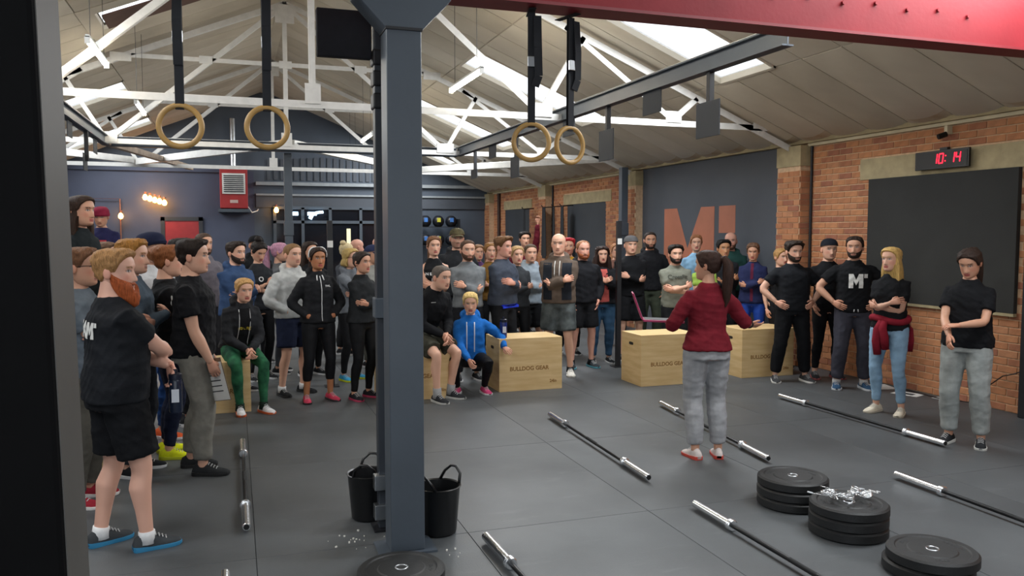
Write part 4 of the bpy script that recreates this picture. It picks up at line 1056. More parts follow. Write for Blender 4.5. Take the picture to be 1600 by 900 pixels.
    if top == 'hoodie':
        hood = LM()
        for k in range(13):
            pass
        rr = []; n = 14
        for k in range(n):
            a = R(-112 + 224 * k / (n-1)) ; c = V((.098 * math.sin(a) * (1 if not female else .88), -.02 - .072 * math.cos(a), 1.478 + .030 * (math.cos(a) + 1) / 2 * 1.4 - .030)); q = .040 + .022 * max(0, math.cos(a))
            rr.append([tf(c + V((q * math.sin(b_) * math.sin(a), -q * math.sin(b_) * math.cos(a), q * .85 * math.cos(b_)))) for b_ in [2*math.pi*j/10 for j in range(10)]])
        topm.add(loft(rr))
    # place
    root = empty('person', (0, 0, 0), -az); tag(root, label, 'person', 'people gathered in the gym')
    # where the head is in local coords (before scaling)
    hc = tf((0, .014, 1.627)); hr = rot @ tw @ Matrix.Rotation(R(-head[0]), 3, 'Z') @ Matrix.Rotation(R(-head[1]), 3, 'X') @ Matrix.Rotation(R(headroll), 3, 'Y')
    rz = Matrix.Rotation(-az, 3, 'Z'); off = rz @ (hc * S)
    root.location = (P.x - off.x, P.y - off.y, z0)
    hs = S ** .5 * (1.04 if female else 1.09)
    hx = .95 if female else 1.0
    spec = dict(root=root, S=S, hc=hc * S, hr=hr, hs=hs, parts=[])
    def later(name, lm, m, smooth, vx, wr=0):
        me = bpy.data.meshes.new(name); me.from_pydata([(x*S, y*S, z*S) for x, y, z in lm.v], [], lm.f); o = bpy.data.objects.new(name, me); COL.objects.link(o)
        bm = bmesh.new(); bm.from_mesh(me); bmesh.ops.recalc_face_normals(bm, faces=bm.faces); bm.to_mesh(me); bm.free()
        r = o.modifiers.new('r', 'REMESH'); r.mode = 'VOXEL'; r.voxel_size = vx; r.use_smooth_shade = True
        sm = o.modifiers.new('s', 'SMOOTH'); sm.iterations = smooth; sm.factor = .5
        rec = dict(tmp=o, name=name, mat=m, spec=spec, wr=wr); TEMP.append(rec); return rec
    rec = later('body', body, skin_mat(), 3, vox * 1.25); rec['skin'] = skin; rec['hands'] = []
    for sh, el, wr, fdv, pn, curl, s in jo: rec['hands'].append(hand_vf(wr * S, fdv, pn, s > 0, curl, s=S * (.88 if female else 1.0)))
    rec['head'] = head_mesh(skin, hairc, hx, stubble=(.55 if beard == 'stubble' else 0), female=female)
    tr = later('top', topm, cloth(topc), 4, vox, 1); spec['toprec'] = tr
    later('trousers' if legs not in ('shorts', 'leggings', 'capri') else {'shorts': 'shorts'}.get(legs, 'leggings'), legm, cloth(legc, 'l' if legs in ('leggings', 'capri') else 'c'), 4, vox, .2 if legs in ('leggings', 'capri') else .6)
    # head gear, directly built
    HM = Matrix.Translation(spec['hc']) @ hr.to_4x4() @ Matrix.Scale(hs, 4)
    def onhead(name, vf, m, smooth=50, parent=None):
        b = MB(); b.add([HM @ V(v) for v in vf[0]], vf[1]); o = b.build(name, m, parent or root, smooth=smooth); return o
    M_h = mat('hair_' + hairc, hairc, .62, var=.35, scale=40, stretch=(3, 3, .6), bump=.4, bscale=70, spec=.22)
    sd = (px * 13 % 97) / 9.7
    if hat: onhead('beanie' if hat == 'beanie' else 'cap', hat_shell('beanie' if hat == 'beanie' else 'cap', hx * 1.0), cloth(hatc))
    if hat in ('cap', 'capback'): 
        onhead('brim', brim_vf(hat == 'capback'), cloth(hatc))
    if hair == 'short': onhead('hair', hair_shell('short', .024 if not hat else .004, .009, .005, sd, hx, front_vol=.008 if not hat else 0), M_h)
    elif hair == 'buzz': onhead('hair', hair_shell('short', .006, .004, .001, sd, hx), M_h)
    elif hair == 'recede': onhead('hair', hair_shell('recede', .007, .006, .002, sd, hx), M_h)
    elif hair == 'quiff': onhead('hair', hair_shell('short', .030, .006, .006, sd, hx, front_vol=.022), M_h)
    elif hair in ('tail', 'bun', 'topknot', 'tied'):
        onhead('hair', hair_shell('fem' if female else 'short', .014 if female else .011, .0125 if female else .011, .004, sd, hx), M_h)
        if hair == 'tail': o = onhead('ponytail', limb([V((0, -.09, .045)), V((0, -.135, .055)), V((0, -.165, .01)), V((0, -.168, -.07)), V((.004, -.160, -.17)), V((.006, -.155, -.26)), V((.0, -.15, -.32))], [.020, .030, .040, .044, .040, .028, .006], 12), M_h)
        if hair == 'tied': onhead('bun', ball_vf((0, -.105, -.005), (.032, .034, .034)), M_h)
        if hair == 'bun': onhead('bun', ball_vf((0, -.07, .125), (.045, .045, .040)), M_h)
        if hair == 'topknot': onhead('bun', ball_vf((0, -.10, .075), (.030, .032, .028)), M_h)
    if hair in ('tied', 'bun', 'tail'):
        pass
    elif hair == 'long': onhead('hair', long_hair(.26, seed=sd, sx=hx), M_h)
    elif hair == 'curly': onhead('hair', long_hair(.24, .026, .03, sd, hx, vol=.045, wav=.02, amin=66), M_h)
    elif hair == 'bob': onhead('hair', long_hair(.10, .022, .018, sd, hx, vol=.018), M_h)
    if beard in ('full', 'long', 'short'): 
        bc = extra.get('beardc', hairc) if extra else hairc
        onhead('beard', beard_shell({'full': .010, 'long': .016, 'short': .005}[beard], .075 if beard == 'long' else 0, sd, hx), mat('hair_' + bc, bc, .62, var=.35, scale=40, stretch=(3, 3, .6), bump=.4, bscale=70, spec=.22))
    spec.update(bulk=bulk, HM=HM, onhead=onhead, tf=tf, jo=jo, M_h=M_h)
    # shoes
    for i, s in enumerate((1, -1)):
        hp, kn, an, fa = lg[i]; o = shoe_obj(cloth(shoe), mat('sole_' + sole, sole, .6, var=.06), root, female)
        o.location = V((an.x, an.y, an.z - .085)) * S; o.rotation_euler = (0, 0, R(-fa)); o.scale = (S,) * 3
        if sock:
            b = MB(); b.tube([an * S + V((0, 0, -.045)), an * S + V((0, 0, .0)), an.lerp(kn, .06 if len(sock) < 8 else float(sock[7:])) * S], [.05*S, .046*S, .046*S], 12); b.build('sock', cloth(sock[:7]), root, smooth=True)
    PEOPLE.append(spec); return spec
_shoe = {}
def shoe_obj(m, ms, parent, female):
    k = (m.name, ms.name, female)
    if k not in _shoe:
        q = .92 if female else 1.0; secs = [(-.078, .022, .045), (-.068, .034, .075), (-.04, .039, .092), (0, .040, .098), (.035, .042, .088), (.07, .046, .068), (.11, .050, .055), (.15, .048, .046), (.178, .036, .036), (.192, .016, .022)]
        rings = []
        for y, w, h in secs:
            rings.append([V((w*q*math.cos(a)*(1 if math.sin(a) > 0 else 1), y*q, .016 + (h-.016) * max(0, math.sin(a)) ** .8 - (.006 if math.sin(a) < 0 else 0))) for a in [2*math.pi*i/14 for i in range(14)]])
        b = MB(); b.rings(rings); up = b.mesh('shoe', m, smooth=50)
        o_ = [(w + .006, y) for y, w, h in secs]; poly = [V((w*q, y*q, 0)) for w, y in o_] + [V((-w*q, y*q, 0)) for w, y in o_[::-1]]
        s = MB(); n = len(poly); s.rings([[p * .97 + V((0, 0, 0)) for p in poly], [p + V((0, 0, .006)) for p in poly], [p + V((0, 0, .022 + (.008 if p.y < -.02 else 0))) for p in poly]]); so = s.mesh('sole', ms, smooth=40)
        l = MB()
        for j in range(4):
            y = (.045 + j*.019) * q; z = .090 - j*.010; l.tube([V((-.024, y, z-.008)), V((0, y+.002, z+.004)), V((.024, y, z-.008))], .0028, 5)
        _shoe[k] = (up, so, l.mesh('laces', mat('lace', '#b8b8b8', .8)))
    up, so, la = _shoe[k]
    o = bpy.data.objects.new('shoe', up); COL.objects.link(o); o.parent = parent
    for nm, me in (('sole', so), ('laces', la)):
        c = bpy.data.objects.new(nm, me); COL.objects.link(c); c.parent = o
    return o
def wrinkle(co, no, amp, seed):
    x, y, z = co.T; r = np.random.RandomState(seed)
    w = np.zeros(len(co))
    for k in range(7):
        f = r.uniform(14, 42); dx, dy = r.normal(size=2) * .55; dz = r.choice([.5, 1, 1.2]); ph = r.uniform(0, 6.28)
        q = np.sin(f * (dx*x + dy*y + dz*z) + ph + 1.5*np.sin(7*x + 5*z + k)); w += (1 - np.abs(q)) ** 2 / 7
    return co + no * ((w - w.mean()) * amp)[:, None]
def finish_people():
    bpy.context.view_layer.update(); dg = bpy.context.evaluated_depsgraph_get()
    for n, rec in enumerate(TEMP):
        ob = rec['tmp']; me = bpy.data.meshes.new_from_object(ob.evaluated_get(dg)); me.name = rec['name']; sp = rec['spec']
        if rec['wr']:
            N = len(me.vertices); co = np.empty(N*3); me.vertices.foreach_get('co', co); no = np.empty(N*3); me.vertex_normals.foreach_get('vector', no)
            me.vertices.foreach_set('co', wrinkle(co.reshape(-1, 3), no.reshape(-1, 3), .022 * rec['wr'], n).ravel())
        if rec['name'] == 'body':
            N = len(me.vertices); co = np.empty(N*3); me.vertices.foreach_get('co', co); vs = co.reshape(-1, 3).tolist(); fs = [tuple(p.vertices) for p in me.polygons]; cs = [lin(rec['skin'])] * N
            base = np.array(lin(rec['skin']))
            for lm in rec['hands']:
                k = len(vs); vs += lm.v; fs += [tuple(i + k for i in f) for f in lm.f]; cs = cs + [tuple(base * np.array([1, .9, .88]))] * len(lm.v)
            hv, hf, hcol = rec['head']; k = len(vs); HM = sp['HM']; vs += [tuple(HM @ V(v)) for v in hv]; fs += [tuple(i + k for i in f) for f in hf]; cs = cs + [tuple(c) for c in hcol]
            me2 = bpy.data.meshes.new('body'); me2.from_pydata(vs, [], fs); at = me2.color_attributes.new('Col', 'FLOAT_COLOR', 'POINT')
            arr = np.ones((len(vs), 4)); arr[:, :3] = np.array(cs); at.data.foreach_set('color', arr.ravel()); bpy.data.meshes.remove(me); me = me2
            me.polygons.foreach_set('use_smooth', [True] * len(me.polygons))
            bm = bmesh.new(); bm.from_mesh(me); bmesh.ops.recalc_face_normals(bm, faces=bm.faces); bm.to_mesh(me); bm.free()
        me.materials.clear(); me.materials.append(rec['mat']); me.update()
        o = bpy.data.objects.new(rec['name'], me); COL.objects.link(o); o.parent = sp['root']; rec['obj'] = o
    for rec in TEMP: m = rec['tmp'].data; bpy.data.objects.remove(rec['tmp']); bpy.data.meshes.remove(m)
def bvh_of(o):
    me = o.data; return BVHTree.FromPolygons([v.co for v in me.vertices], [tuple(p.vertices) for p in me.polygons])
def garment_text(sp, txt, size, col, z, x=0, back=False, bold=.03, name='print', me=None):
    """print lettering on the chest or the back, laid on the garment"""
    o = sp['toprec']['obj']; bv = bvh_of(o); me = me or text_mesh(txt, size, ext=0, bold=bold); S = sp['S']; s = -1 if back else 1
    bm = bmesh.new(); bm.from_mesh(me); bmesh.ops.triangulate(bm, faces=bm.faces)
    for _ in range(3):
        bmesh.ops.subdivide_edges(bm, edges=[e for e in bm.edges if e.calc_length() > .022], cuts=1); bmesh.ops.triangulate(bm, faces=bm.faces)
    bm.to_mesh(me); bm.free()
    c = sp['tf']((0, 0, z)) * S; tw = sp['tf']((0, .1, z)) * S - c; tw.z = 0; fwd = tw.normalized() * s; rt = fwd.cross(V((0, 0, 1))) * -1
    for v in me.vertices:
        p = c + rt * (v.co.x + x) + V((0, 0, v.co.y)); hit = bv.ray_cast(p + fwd * .20, -fwd)
        v.co = (hit[0] + fwd * .005) if hit[0] else p + fwd * .12
    me.materials.clear(); me.materials.append(mat('print_' + col, col, .7, var=.05)); t = bpy.data.objects.new(name, me); COL.objects.link(t); t.parent = o; return t
def letter_m(h):
    w = h * .95; t = h * .27; b = MB()
    def P(*p): b.add([V((x*h, y*h, 0)) for x, y in p], [tuple(range(len(p)))])
    P((-.55, -.5), (-.25, -.5), (-.25, .5), (-.55, .5)); P((.12, -.5), (.42, -.5), (.42, .5), (.12, .5)); P((-.25, .5), (-.25, .05), (-.065, -.30), (-.065, .08)); P((-.065, .08), (-.065, -.30), (.12, .05), (.12, .5))
    P((.48, .22), (.74, .22), (.74, .5), (.48, .5))
    return b.mesh('print', M_white, fixn=False)
def garment_line(sp, pts, r, col, name='zip', front=True):
    o = sp['toprec']['obj']; bv = bvh_of(o); S = sp['S']; out = []
    for x, z in pts:
        c = sp['tf']((x, 0, z)) * S; f = sp['tf']((x, .1, z)) * S - c; f.normalize(); hit = bv.ray_cast(c + f * (.145 * sp['bulk'] + .03), -f)
        if hit[0]: out.append(hit[0] + f * .002)
    if len(out) > 1: MB().tube(out, r, 6).build(name, mat('trimline_' + col, col, .6, var=.05), o, smooth=True)

def garment_patch(sp, x0, x1, z0, z1, col, name='panel', off=.004, nx=8, nz=12, m=None, o=None, taper=0):
    """a piece of second cloth lying on the front of the garment"""
    o = o or sp['toprec']['obj']; bv = bvh_of(o); S = sp['S']; g = []
    for j in range(nz + 1):
        for i in range(nx + 1):
            z = z0 + (z1 - z0) * j / nz; x = x0 + (x1 - x0) * i / nx; x *= 1 - taper * j / nz
            c = sp['tf']((x, 0, z)) * S; f = sp['tf']((x, .1, z)) * S - c; f.normalize(); hit = bv.ray_cast(c + f * (.145 * sp['bulk'] + .03), -f); g.append((hit[0] if hit[0] else c + f * .12, f))
    vs = [p + f * off for p, f in g] + [p - f * .004 for p, f in g]; N = len(g); fs = []
    q = lambda i, j: j * (nx + 1) + i
    for j in range(nz):
        for i in range(nx): fs.append((q(i,j), q(i+1,j), q(i+1,j+1), q(i,j+1))); fs.append((N+q(i,j), N+q(i,j+1), N+q(i+1,j+1), N+q(i+1,j)))
    ed = [q(i,0) for i in range(nx+1)] + [q(nx,j) for j in range(1,nz+1)] + [q(i,nz) for i in range(nx-1,-1,-1)] + [q(0,j) for j in range(nz-1,0,-1)]
    fs += [(ed[k], ed[(k+1) % len(ed)], N+ed[(k+1) % len(ed)], N+ed[k]) for k in range(len(ed))]
    b = MB(); b.add(vs, fs); return b.build(name, m or cloth(col), o, smooth=50)
# ------------------------------------------------------------------ who stands where
BLK = '#1a1b1e'; C_ = ('crossU', 'crossI'); C2 = ('crossI', 'crossU')
PALE, MID, TAN, RED_ = '#d2a48c', '#c4947a', '#a97350', '#cf9a86'
Q = {}
# left side of the room
Q['ginger'] = person(180, 390, 4.56, 132, 'red-bearded man in black team shirt and shorts with arms folded, nearest at the left', 'm', C_, 'tee', '#1c1e22', 'shorts', '#151619', '#3a3d40', '#2f7ea8', '#d8a792', 'short', '#9c744a', 'long', bulk=1.28, head=(38, 0), feet=[(.13, .13, 0, 6), (-.13, -.05, 0, -10)], sock='#dcdcdc', extra={'beardc': '#9a4c26'}, wrists=[((-.09, .27, 1.12), (1, .25, -.55), (-.8, -.2, -.2), (0, -1, -.2), .35), ((-.05, .23, 1.06), (.9, -.1, -1), (-.3, .1, -.9), (-.3, -1, 0), .8)])
Q['post'] = person(126, 388, 5.35, 95, 'man in glasses half hidden behind the black foreground post', 'm', C_, 'tee', '#5a636c', 'trousers', '#4c4a44', '#8a2430', '#e0dcd8', MID, 'short', '#6b4a34', bulk=1.1)
Q['raised'] = person(127, 306, 6.2, 78, 'dark-haired woman in black standing up high at the far left', 'f', C_, 'long', '#1d2326', 'leggings', BLK, hair='long', hairc='#33241c', z0=.5, skin=MID)
Q['phone'] = person(157, 324, 10.5, 12, 'man in a red beanie and navy printed T-shirt looking at his phone', 'm', ('phone', 'phone'), 'tee', '#26264a', 'jeans', '#20242e', hat='beanie', hatc='#7d2038', hair='none', z0=.5, head=(0, 12), skin=MID)
person(163, 379, 7.9, 100, 'dark blond man seen between the red-bearded man and the woman up high', 'm', C_, 'tee', '#3b3f44', hairc='#5b4434')
Q['gingerboy'] = person(207, 374, 6.0, 92, 'ginger-haired young man in a slate long-sleeve top, profile', 'm', C_, 'long', '#46525e', 'trousers', '#2b2d32', hairc='#96682f', skin=PALE)
Q['beanie'] = person(236, 363, 6.9, 70, 'man in a navy beanie and pale zipped jacket', 'm', ('hoodpocket', 'hoodpocket'), 'jacket', '#c3c6ca', 'jeans', '#28477a', '#d05a30', hat='beanie', hatc='#1c2138', hair='none', hairc='#8a5a38', beard='short', skin=PALE, head=(0, -6))
person(262, 384, 6.5, 118, 'auburn-haired man in a black jacket with bright yellow shoes', 'm', C_, 'jacket', '#1e1f22', 'jeans', '#1a2034', '#d5dd25', '#c8cf30', PALE, 'short', '#7a4a2a', bulk=1.05)
Q['clip'] = person(302, 374, 6.05, 98, 'man in black T-shirt and grey sweatpants holding a clipboard', 'm', ('relax', 'down'), 'tee', '#15161a', 'sweats', '#7b7a73', '#26282a', '#18191a', PALE, 'short', '#231b17', bulk=1.14, feet=[(.12, .10, 0, 4), (-.12, -.04, 0, -8)], wrists=[((.20, .16, .86), (.5, -1, 0), (0, .35, -.9), (-1, .1, 0), .9), None])
person(318, 364, 9.6, 55, 'tall man with cropped hair at the far wall near the red door', 'm', ('down', 'down'), 'hoodie', '#6d6870', 'trousers', '#2d2d31', hair='buzz', hairc='#4a3a30', beard='short')
person(284, 373, 7.6, 140, 'dark-haired man seen from behind in front of the red door', 'm', C_, 'tee', '#2a2c30', hairc='#1d1816')
Q['bluehood'] = person(369, 378, 9.1, 62, 'bearded man in a blue hoodie with folded arms behind the seated woman', 'm', C_, 'hoodie', '#33486a', 'trousers', '#25272c', hairc='#2c221d', beard='full', skin=PALE, bulk=1.1)
person(400, 369, 11.2, 40, 'man in a black and white cap behind the woman with a bun', 'm', C_, 'hoodie', BLK, hat='cap', hatc='#15161a', hair='none', lod=.02)
Q['bun'] = person(404, 377, 9.9, 48, 'woman with a dark top bun looking down, black T-shirt with white ring logo', 'f', ('chest', 'crossI'), 'tee', '#26282c', 'leggings', BLK, hair='bun', hairc='#1d1715', head=(0, 26))
person(437, 379, 10.4, 100, 'woman with pink dyed hair in a grey top, seen from the side', 'f', C_, 'long', '#62656a', 'leggings', '#4a4d52', hair='tail', hairc='#b98aa2', skin=PALE)
Q['greyhood'] = person(457, 381, 9.0, 52, 'fair-haired man in a pale grey hoodie and navy shorts', 'm', ('hoodpocket', 'pocket'), 'hoodie', '#b3b5b4', 'shorts', '#1c2236', '#1d1e20', '#2a2a2a', PALE, 'buzz', '#7a5c3c', bulk=1.12, sock='#d6d6d6', stance=.15)
person(484, 377, 10.2, 45, 'woman with dark hair partly hidden behind the headband woman', 'f', C_, 'long', BLK, 'leggings', BLK, hair='long', hairc='#2b1f1a')
Q['headband'] = person(496, 386, 8.6, 32, 'woman with a white headband in a black zipped hoodie and capri leggings', 'f', ('hoodpocket', 'hoodpocket'), 'hoodie', '#1e1f22', 'capri', '#16171a', '#c2415a', '#3c3638', TAN, 'tail', '#2a1c16', stance=.14)
Q['glasses'] = person(548, 388, 9.9, 58, 'blonde woman in glasses touching her chin, grey hoodie', 'f', ('mouth', 'crossI'), 'hoodie', '#666b72', 'leggings', BLK, '#3a8fb8', '#d8e02a', PALE, 'bob', '#a98f58')
Q['blacksweat'] = person(566, 393, 8.75, 55, 'dark-haired woman in black sweater and leggings beside the pillar', 'f', C_, 'sweater', '#232527', 'leggings', '#131416', '#26252a', '#b8405e', MID, 'tied', '#2a201b')
person(583, 384, 10.9, 70, 'man in a navy cap and grey T-shirt just left of the pillar', 'm', C_, 'tee', '#8a8b87', 'trousers', '#55554f', hat='cap', hatc='#2a3250', hair='none')
person(541, 380, 12.0, 150, 'pale blonde woman with a high bun behind the glasses woman', 'f', C_, 'tee', '#4a4d55', hair='bun', hairc='#cdbb92')
person(558, 374, 13.0, 125, 'bald man at the back behind the blonde woman', 'm', C_, 'tee', '#39404c', hair='none', skin=RED_)
person(594, 370, 11.6, 70, 'bald man in navy at the left edge of the pillar', 'm', C_, 'hoodie', '#1f2538', hair='none', skin=RED_)
# right of the pillar
Q['tank'] = person(678, 368, 10.0, 18, 'ponytailed woman in a black printed tank top with folded arms', 'f', C_, 'tank', BLK, 'leggings', BLK, hair='tail', hairc='#6b4a33', skin=PALE)
Q['camo'] = person(714, 357, 10.9, 12, 'tall man in a camouflage cap and dark hooded top', 'm', ('pocket', 'pocket'), 'hoodie', '#25272b', 'trousers', '#23252a', hat='cap', hatc='#6b6348', hair='none', hairc='#5a4030', beard='stubble', skin=PALE)
person(731, 375, 9.85, 18, 'short-bearded man in a grey sweatshirt with folded arms', 'm', C2, 'sweater', '#6e7275', 'trousers', '#1d1e22', hair='buzz', hairc='#4b3527', beard='short', skin=PALE)
person(766, 379, 11.3, 18, 'smiling woman with tied light-brown hair in mustard', 'f', C_, 'long', '#7b5b2c', 'leggings', BLK, hair='tied', hairc='#8d6539', skin=PALE)
person(747, 382, 12.2, 22, 'woman in purple half hidden between two men', 'f', C_, 'long', '#4c2f58', 'leggings', BLK, hair='tied', hairc='#7a5638', skin=PALE)
Q['slate'] = person(787, 370, 10.0, 55, 'man with brown quiff in a slate sweatshirt over a blue shirt', 'm', C2, 'sweater', '#3f4551', 'trousers', '#1a1b1e', hair='quiff', hairc='#684a30', skin=RED_, bulk=1.1)
person(808, 384, 10.5, 18, 'fair woman in a charcoal long-sleeve top with folded arms', 'f', C_, 'long', '#3a3d41', 'leggings', BLK, hair='tied', hairc='#a98a60', skin=PALE)
person(829, 382, 11.0, 14, 'smiling crop-haired man in a pale blue-grey hoodie', 'm', C2, 'hoodie', '#8e9aa5', 'shorts', '#16171a', hair='buzz', hairc='#4b3a2a', skin=PALE, bulk=1.05)
person(820, 362, 14.5, 15, 'person at the back reaching one arm up the wall', 'm', ('down', 'raise'), 'long', '#5c1b26', hairc='#1e1815')
Q['bald'] = person(873, 365, 10.2, -12, 'bald man in brown hoodie and dark vest with patterned shorts', 'm', C_, 'hoodie', '#5c5047', 'shorts', '#5b6263', '#d6d3cb', '#d6d3cb', PALE, 'none', '#6a5a4a', bulk=1.12, sock='#2a2a2c')
person(888, 372, 12.0, 0, 'man with bright red hair and moustache in yellow', 'm', C_, 'tee', '#b2862a', hairc='#a5222a', beard='stubble')
person(911, 376, 10.8, 15, 'balding ginger-bearded man in a black hoodie and shorts', 'm', ('pocket', 'pocket'), 'hoodie', '#1b1c20', 'shorts', '#17181b', '#33383c', '#5aa0b0', RED_, 'recede', '#94684a', 'full', bulk=1.12, extra={'beardc': '#85492b'}, sock='#1c1d1f')
Q['curly'] = person(941, 385, 11.2, 5, 'woman with long dark curls in a coral T-shirt, black cardigan and jeans', 'f', ('chest', 'chest'), 'hoodie', '#1f2024', 'jeans', '#33506b', '#1f2124', '#d8d8d8', PALE, 'curly', '#2e1f1a', bulk=1.3)
person(963, 380, 13.0, 5, 'woman at the back beside the slim pole', 'f', C_, 'tee', '#6a4a40', hair='tied', hairc='#9a6c4a', skin=PALE)
person(986, 369, 11.5, 8, 'man in a grey backwards cap and black long-sleeve top', 'm', C2, 'long', '#16171a', 'shorts', '#17181b', hat='capback', hatc='#5b5b5d', hair='none', hairc='#3a2c22', skin=PALE, bulk=1.12)
person(1016, 362, 12.3, 0, 'bearded man with shaved head in a black hoodie at the grey wall', 'm', ('pocket', 'pocket'), 'hoodie', '#1c1d21', 'trousers', '#3b4136', hair='buzz', hairc='#2e231e', beard='short', skin=MID)
Q['crossfit'] = person(1056, 383, 10.6, 5, 'bearded man in a sage grey printed T-shirt with folded arms', 'm', C_, 'tee', '#74766b', 'trousers', '#17181b', hairc='#1d1714', beard='full', skin=PALE, bulk=1.06)
person(1088, 366, 12.2, -8, 'woman in a light blue shirt against the copper letter', 'f', ('down', 'down'), 'tee', '#86afcf', hair='tied', hairc='#8a5c3e', skin=PALE)
person(1101, 392, 11.4, -5, 'woman in lime green mostly hidden behind the instructor', 'f', C_, 'tee', '#93b04e', hair='long', hairc='#b08a55', skin=PALE)
person(1131, 375, 11.7, 5, 'black-haired man in a dark jacket behind the instructor', 'm', C_, 'jacket', '#27292e', hairc='#15110f', skin='#b98863')
person(1142, 363, 12.2, -15, 'balding man in teal at the back behind the black-haired man', 'm', C_, 'hoodie', '#24433f', hair='none', beard='short', skin=RED_, hairc='#5a4030')
Q['navy'] = person(1177, 379, 11.1, -22, 'woman in a navy padded jacket and blue leggings by the grey wall', 'f', C_, 'jacket', '#242a4c', 'leggings', '#25469c', hair='tied', hairc='#5b4130', head=(0, 10), skin=MID)
Q['inst'] = person(1106, 391, 6.45, 187, 'woman in a dark red sweater and grey sweatpants seen from behind, holding a laptop', 'f', ('down', 'down'), 'crop', '#6d1c27', 'sweats', '#96979a', '#cfc4c0', '#c5473a', MID, 'tail', '#35231d', head=(-48, 0), bulk=1.05,
      wrists=[((.47, .22, 1.10), (.2, -.8, -.8), (.95, .15, -.15), (.1, .6, .8), .3), ((.22, .27, 1.10), (.6, -.8, -.5), (-.1, 1, .1), (0, 0, 1), .35)], stance=.10)
person(1221, 388, 10.75, 20, 'blonde woman peeping from behind the man with hands on hips', 'f', ('down', 'down'), 'tee', BLK, 'leggings', BLK, hair='tied', hairc='#a57f4f', skin=PALE)
Q['hips'] = person(1241, 377, 9.75, 3, 'muscular man in black with both hands on his hips', 'm', ('hip', 'hip'), 'tee', '#191b1f', 'sweats', '#131417', '#3b3c3e', '#dcdcd8', PALE, 'quiff', '#2b211b', 'short', bulk=1.14, stance=.19, head=(-8, 4))
person(1296, 374, 10.0, 0, 'man in a black backwards cap against the brick wall', 'm', ('pocket', 'hoodpocket'), 'tee', '#17181b', 'skinny', '#131417', '#3a3c40', '#b06060', PALE, 'none', hat='capback', hatc='#1c1e26', stance=.13)
Q['em'] = person(1336, 369, 9.3, -8, 'man with a top knot in a black T-shirt with a white M', 'm', ('hip', 'hip'), 'tee', '#17181b', 'sweats', '#3a3a43', '#2f4a66', '#c8ccd0', MID, 'topknot', '#2a1f19', 'short', bulk=1.1, head=(22, 0), stance=.15, sock='#b8b8b8')
Q['blonde'] = person(1393, 386, 8.0, -48, 'long-haired blonde woman in ripped light jeans with a red sweater round her waist', 'f', C_, 'tee', '#17181b', 'skinny', '#84a3bd', '#d6cebc', '#cfc6b4', PALE, 'long', '#c3a061', head=(8, 0), stance=.13)
Q['right'] = person(1516, 388, 6.8, -42, 'dark-haired woman in black T-shirt and grey sweatpants rubbing her wrist, at the right', 'f', ('down', 'down'), 'tee', '#141518', 'sweats', '#8e9290', '#25272a', '#cfcfca', MID, 'tail', '#31241e', head=(6, 22), bulk=1.14,
      wrists=[((.06, .36, 1.01), (.8, -.3, -1), (-.1, .55, -.8), (-.6, -.6, 0), .5), ((.0, .33, 1.10), (.8, -.3, -1), (-.7, .5, .0), (-.1, -.3, -1), .6)], stance=.13)
# seated
Q['green'] = person(381, 424, 8.2, 38, 'woman in green leggings and black hoodie sitting on a box', 'f', ('claspsit', 'claspsit'), 'hoodie', '#27282b', 'leggings', '#2f6a48', '#dcdcdc', '#d8693a', PALE, 'tied', '#ad8654', sit=.60, lean=20, feet=[(.13, .44, 0, 14), (-.10, .50, 0, -14)], sock='#1d2a22', head=(0, -14))
Q['seatman'] = person(690, 432, 8.72, 48, 'grey-haired man in black top and camouflage shorts sitting on a box', 'm', ('claspsit', 'claspsit'), 'long', '#17181b', 'shorts', '#4b4a3f', '#26272a', '#b8b8b4', PALE, 'buzz', '#5a524c', sit=.69, lean=26, feet=[(.13, .40, 0, 10), (-.12, .34, 0, -10)], sock='#8c8c8c.16', head=(0, -20), hl=.80)
Q['bluewoman'] = person(735, 463, 9.12, 4, 'smiling blonde woman in a bright blue hoodie crouching beside the box', 'f', ('claspsit', 'down'), 'hoodie', '#1f66b5', 'leggings', '#141518', '#b8406a', '#d8d8d8', PALE, 'tied', '#d3b676', sit=.36, lean=8, feet=[(.16, .22, 0, 20), (-.16, .18, 0, -20)],
      wrists=[None, ((.40, .14, 1.10), (.6, -.6, -.4), (.5, .8, -.1), (.2, -.6, -.8), .6)])
finish_people()
# ------------------------------------------------------------------ prints and details on clothing
garment_text(Q['ginger'], 'TEA', .125, '#d8d8d4', 1.30, x=-.10, back=True); garment_text(Q['ginger'], '', 0, '#d8d8d4', 1.30, x=.055, back=True, me=letter_m(.09))
garment_text(Q['em'], '', 0, '#dcdcd8', 1.25, me=letter_m(.16))
garment_text(Q['crossfit'], 'CrossFit', .075, '#3f4239', 1.315)
garment_text(Q['tank'], 'N ELITE WO', .045, '#cfcfcf', 1.29); garment_text(Q['tank'], 'ELITE', .05, '#cfcfcf', 1.22)
garment_text(Q['bun'], 'O', .08, '#dcdcdc', 1.28, x=-.04)
garment_text(Q['green'], 'strong', .06, '#c8b020', 1.20) if False else None
garment_text(Q['clip'], 'TEAM"', .10, '#d8d8d4', 1.30, back=True)
garment_patch(Q['phone'], -.09, .09, 1.14, 1.30, '#b8434a', 'print')
garment_patch(Q['green'], -.05, .05, 1.0, 1.44, '#17181a', 'tank_top', taper=-.3); garment_text(Q['green'], 'strong', .05, '#b8a52a', 1.19)
for s in (-1, 1): garment_line(Q['green'], [(s*.058, 1.0 + k*.043) for k in range(11)], .004, '#c9c9c9')
garment_line(Q['headband'], [(0, .93 + k*.05) for k in range(11)], .004, '#d6d6d6'); garment_text(Q['headband'], 'TWL', .028, '#d8d8d8', 1.32, x=.07)
for s in (-1, 1): garment_line(Q['headband'], [(s*.03, 1.44), (s*.035, 1.41), (s*.04, 1.385)], .006, '#d6d6d6', 'drawstring')
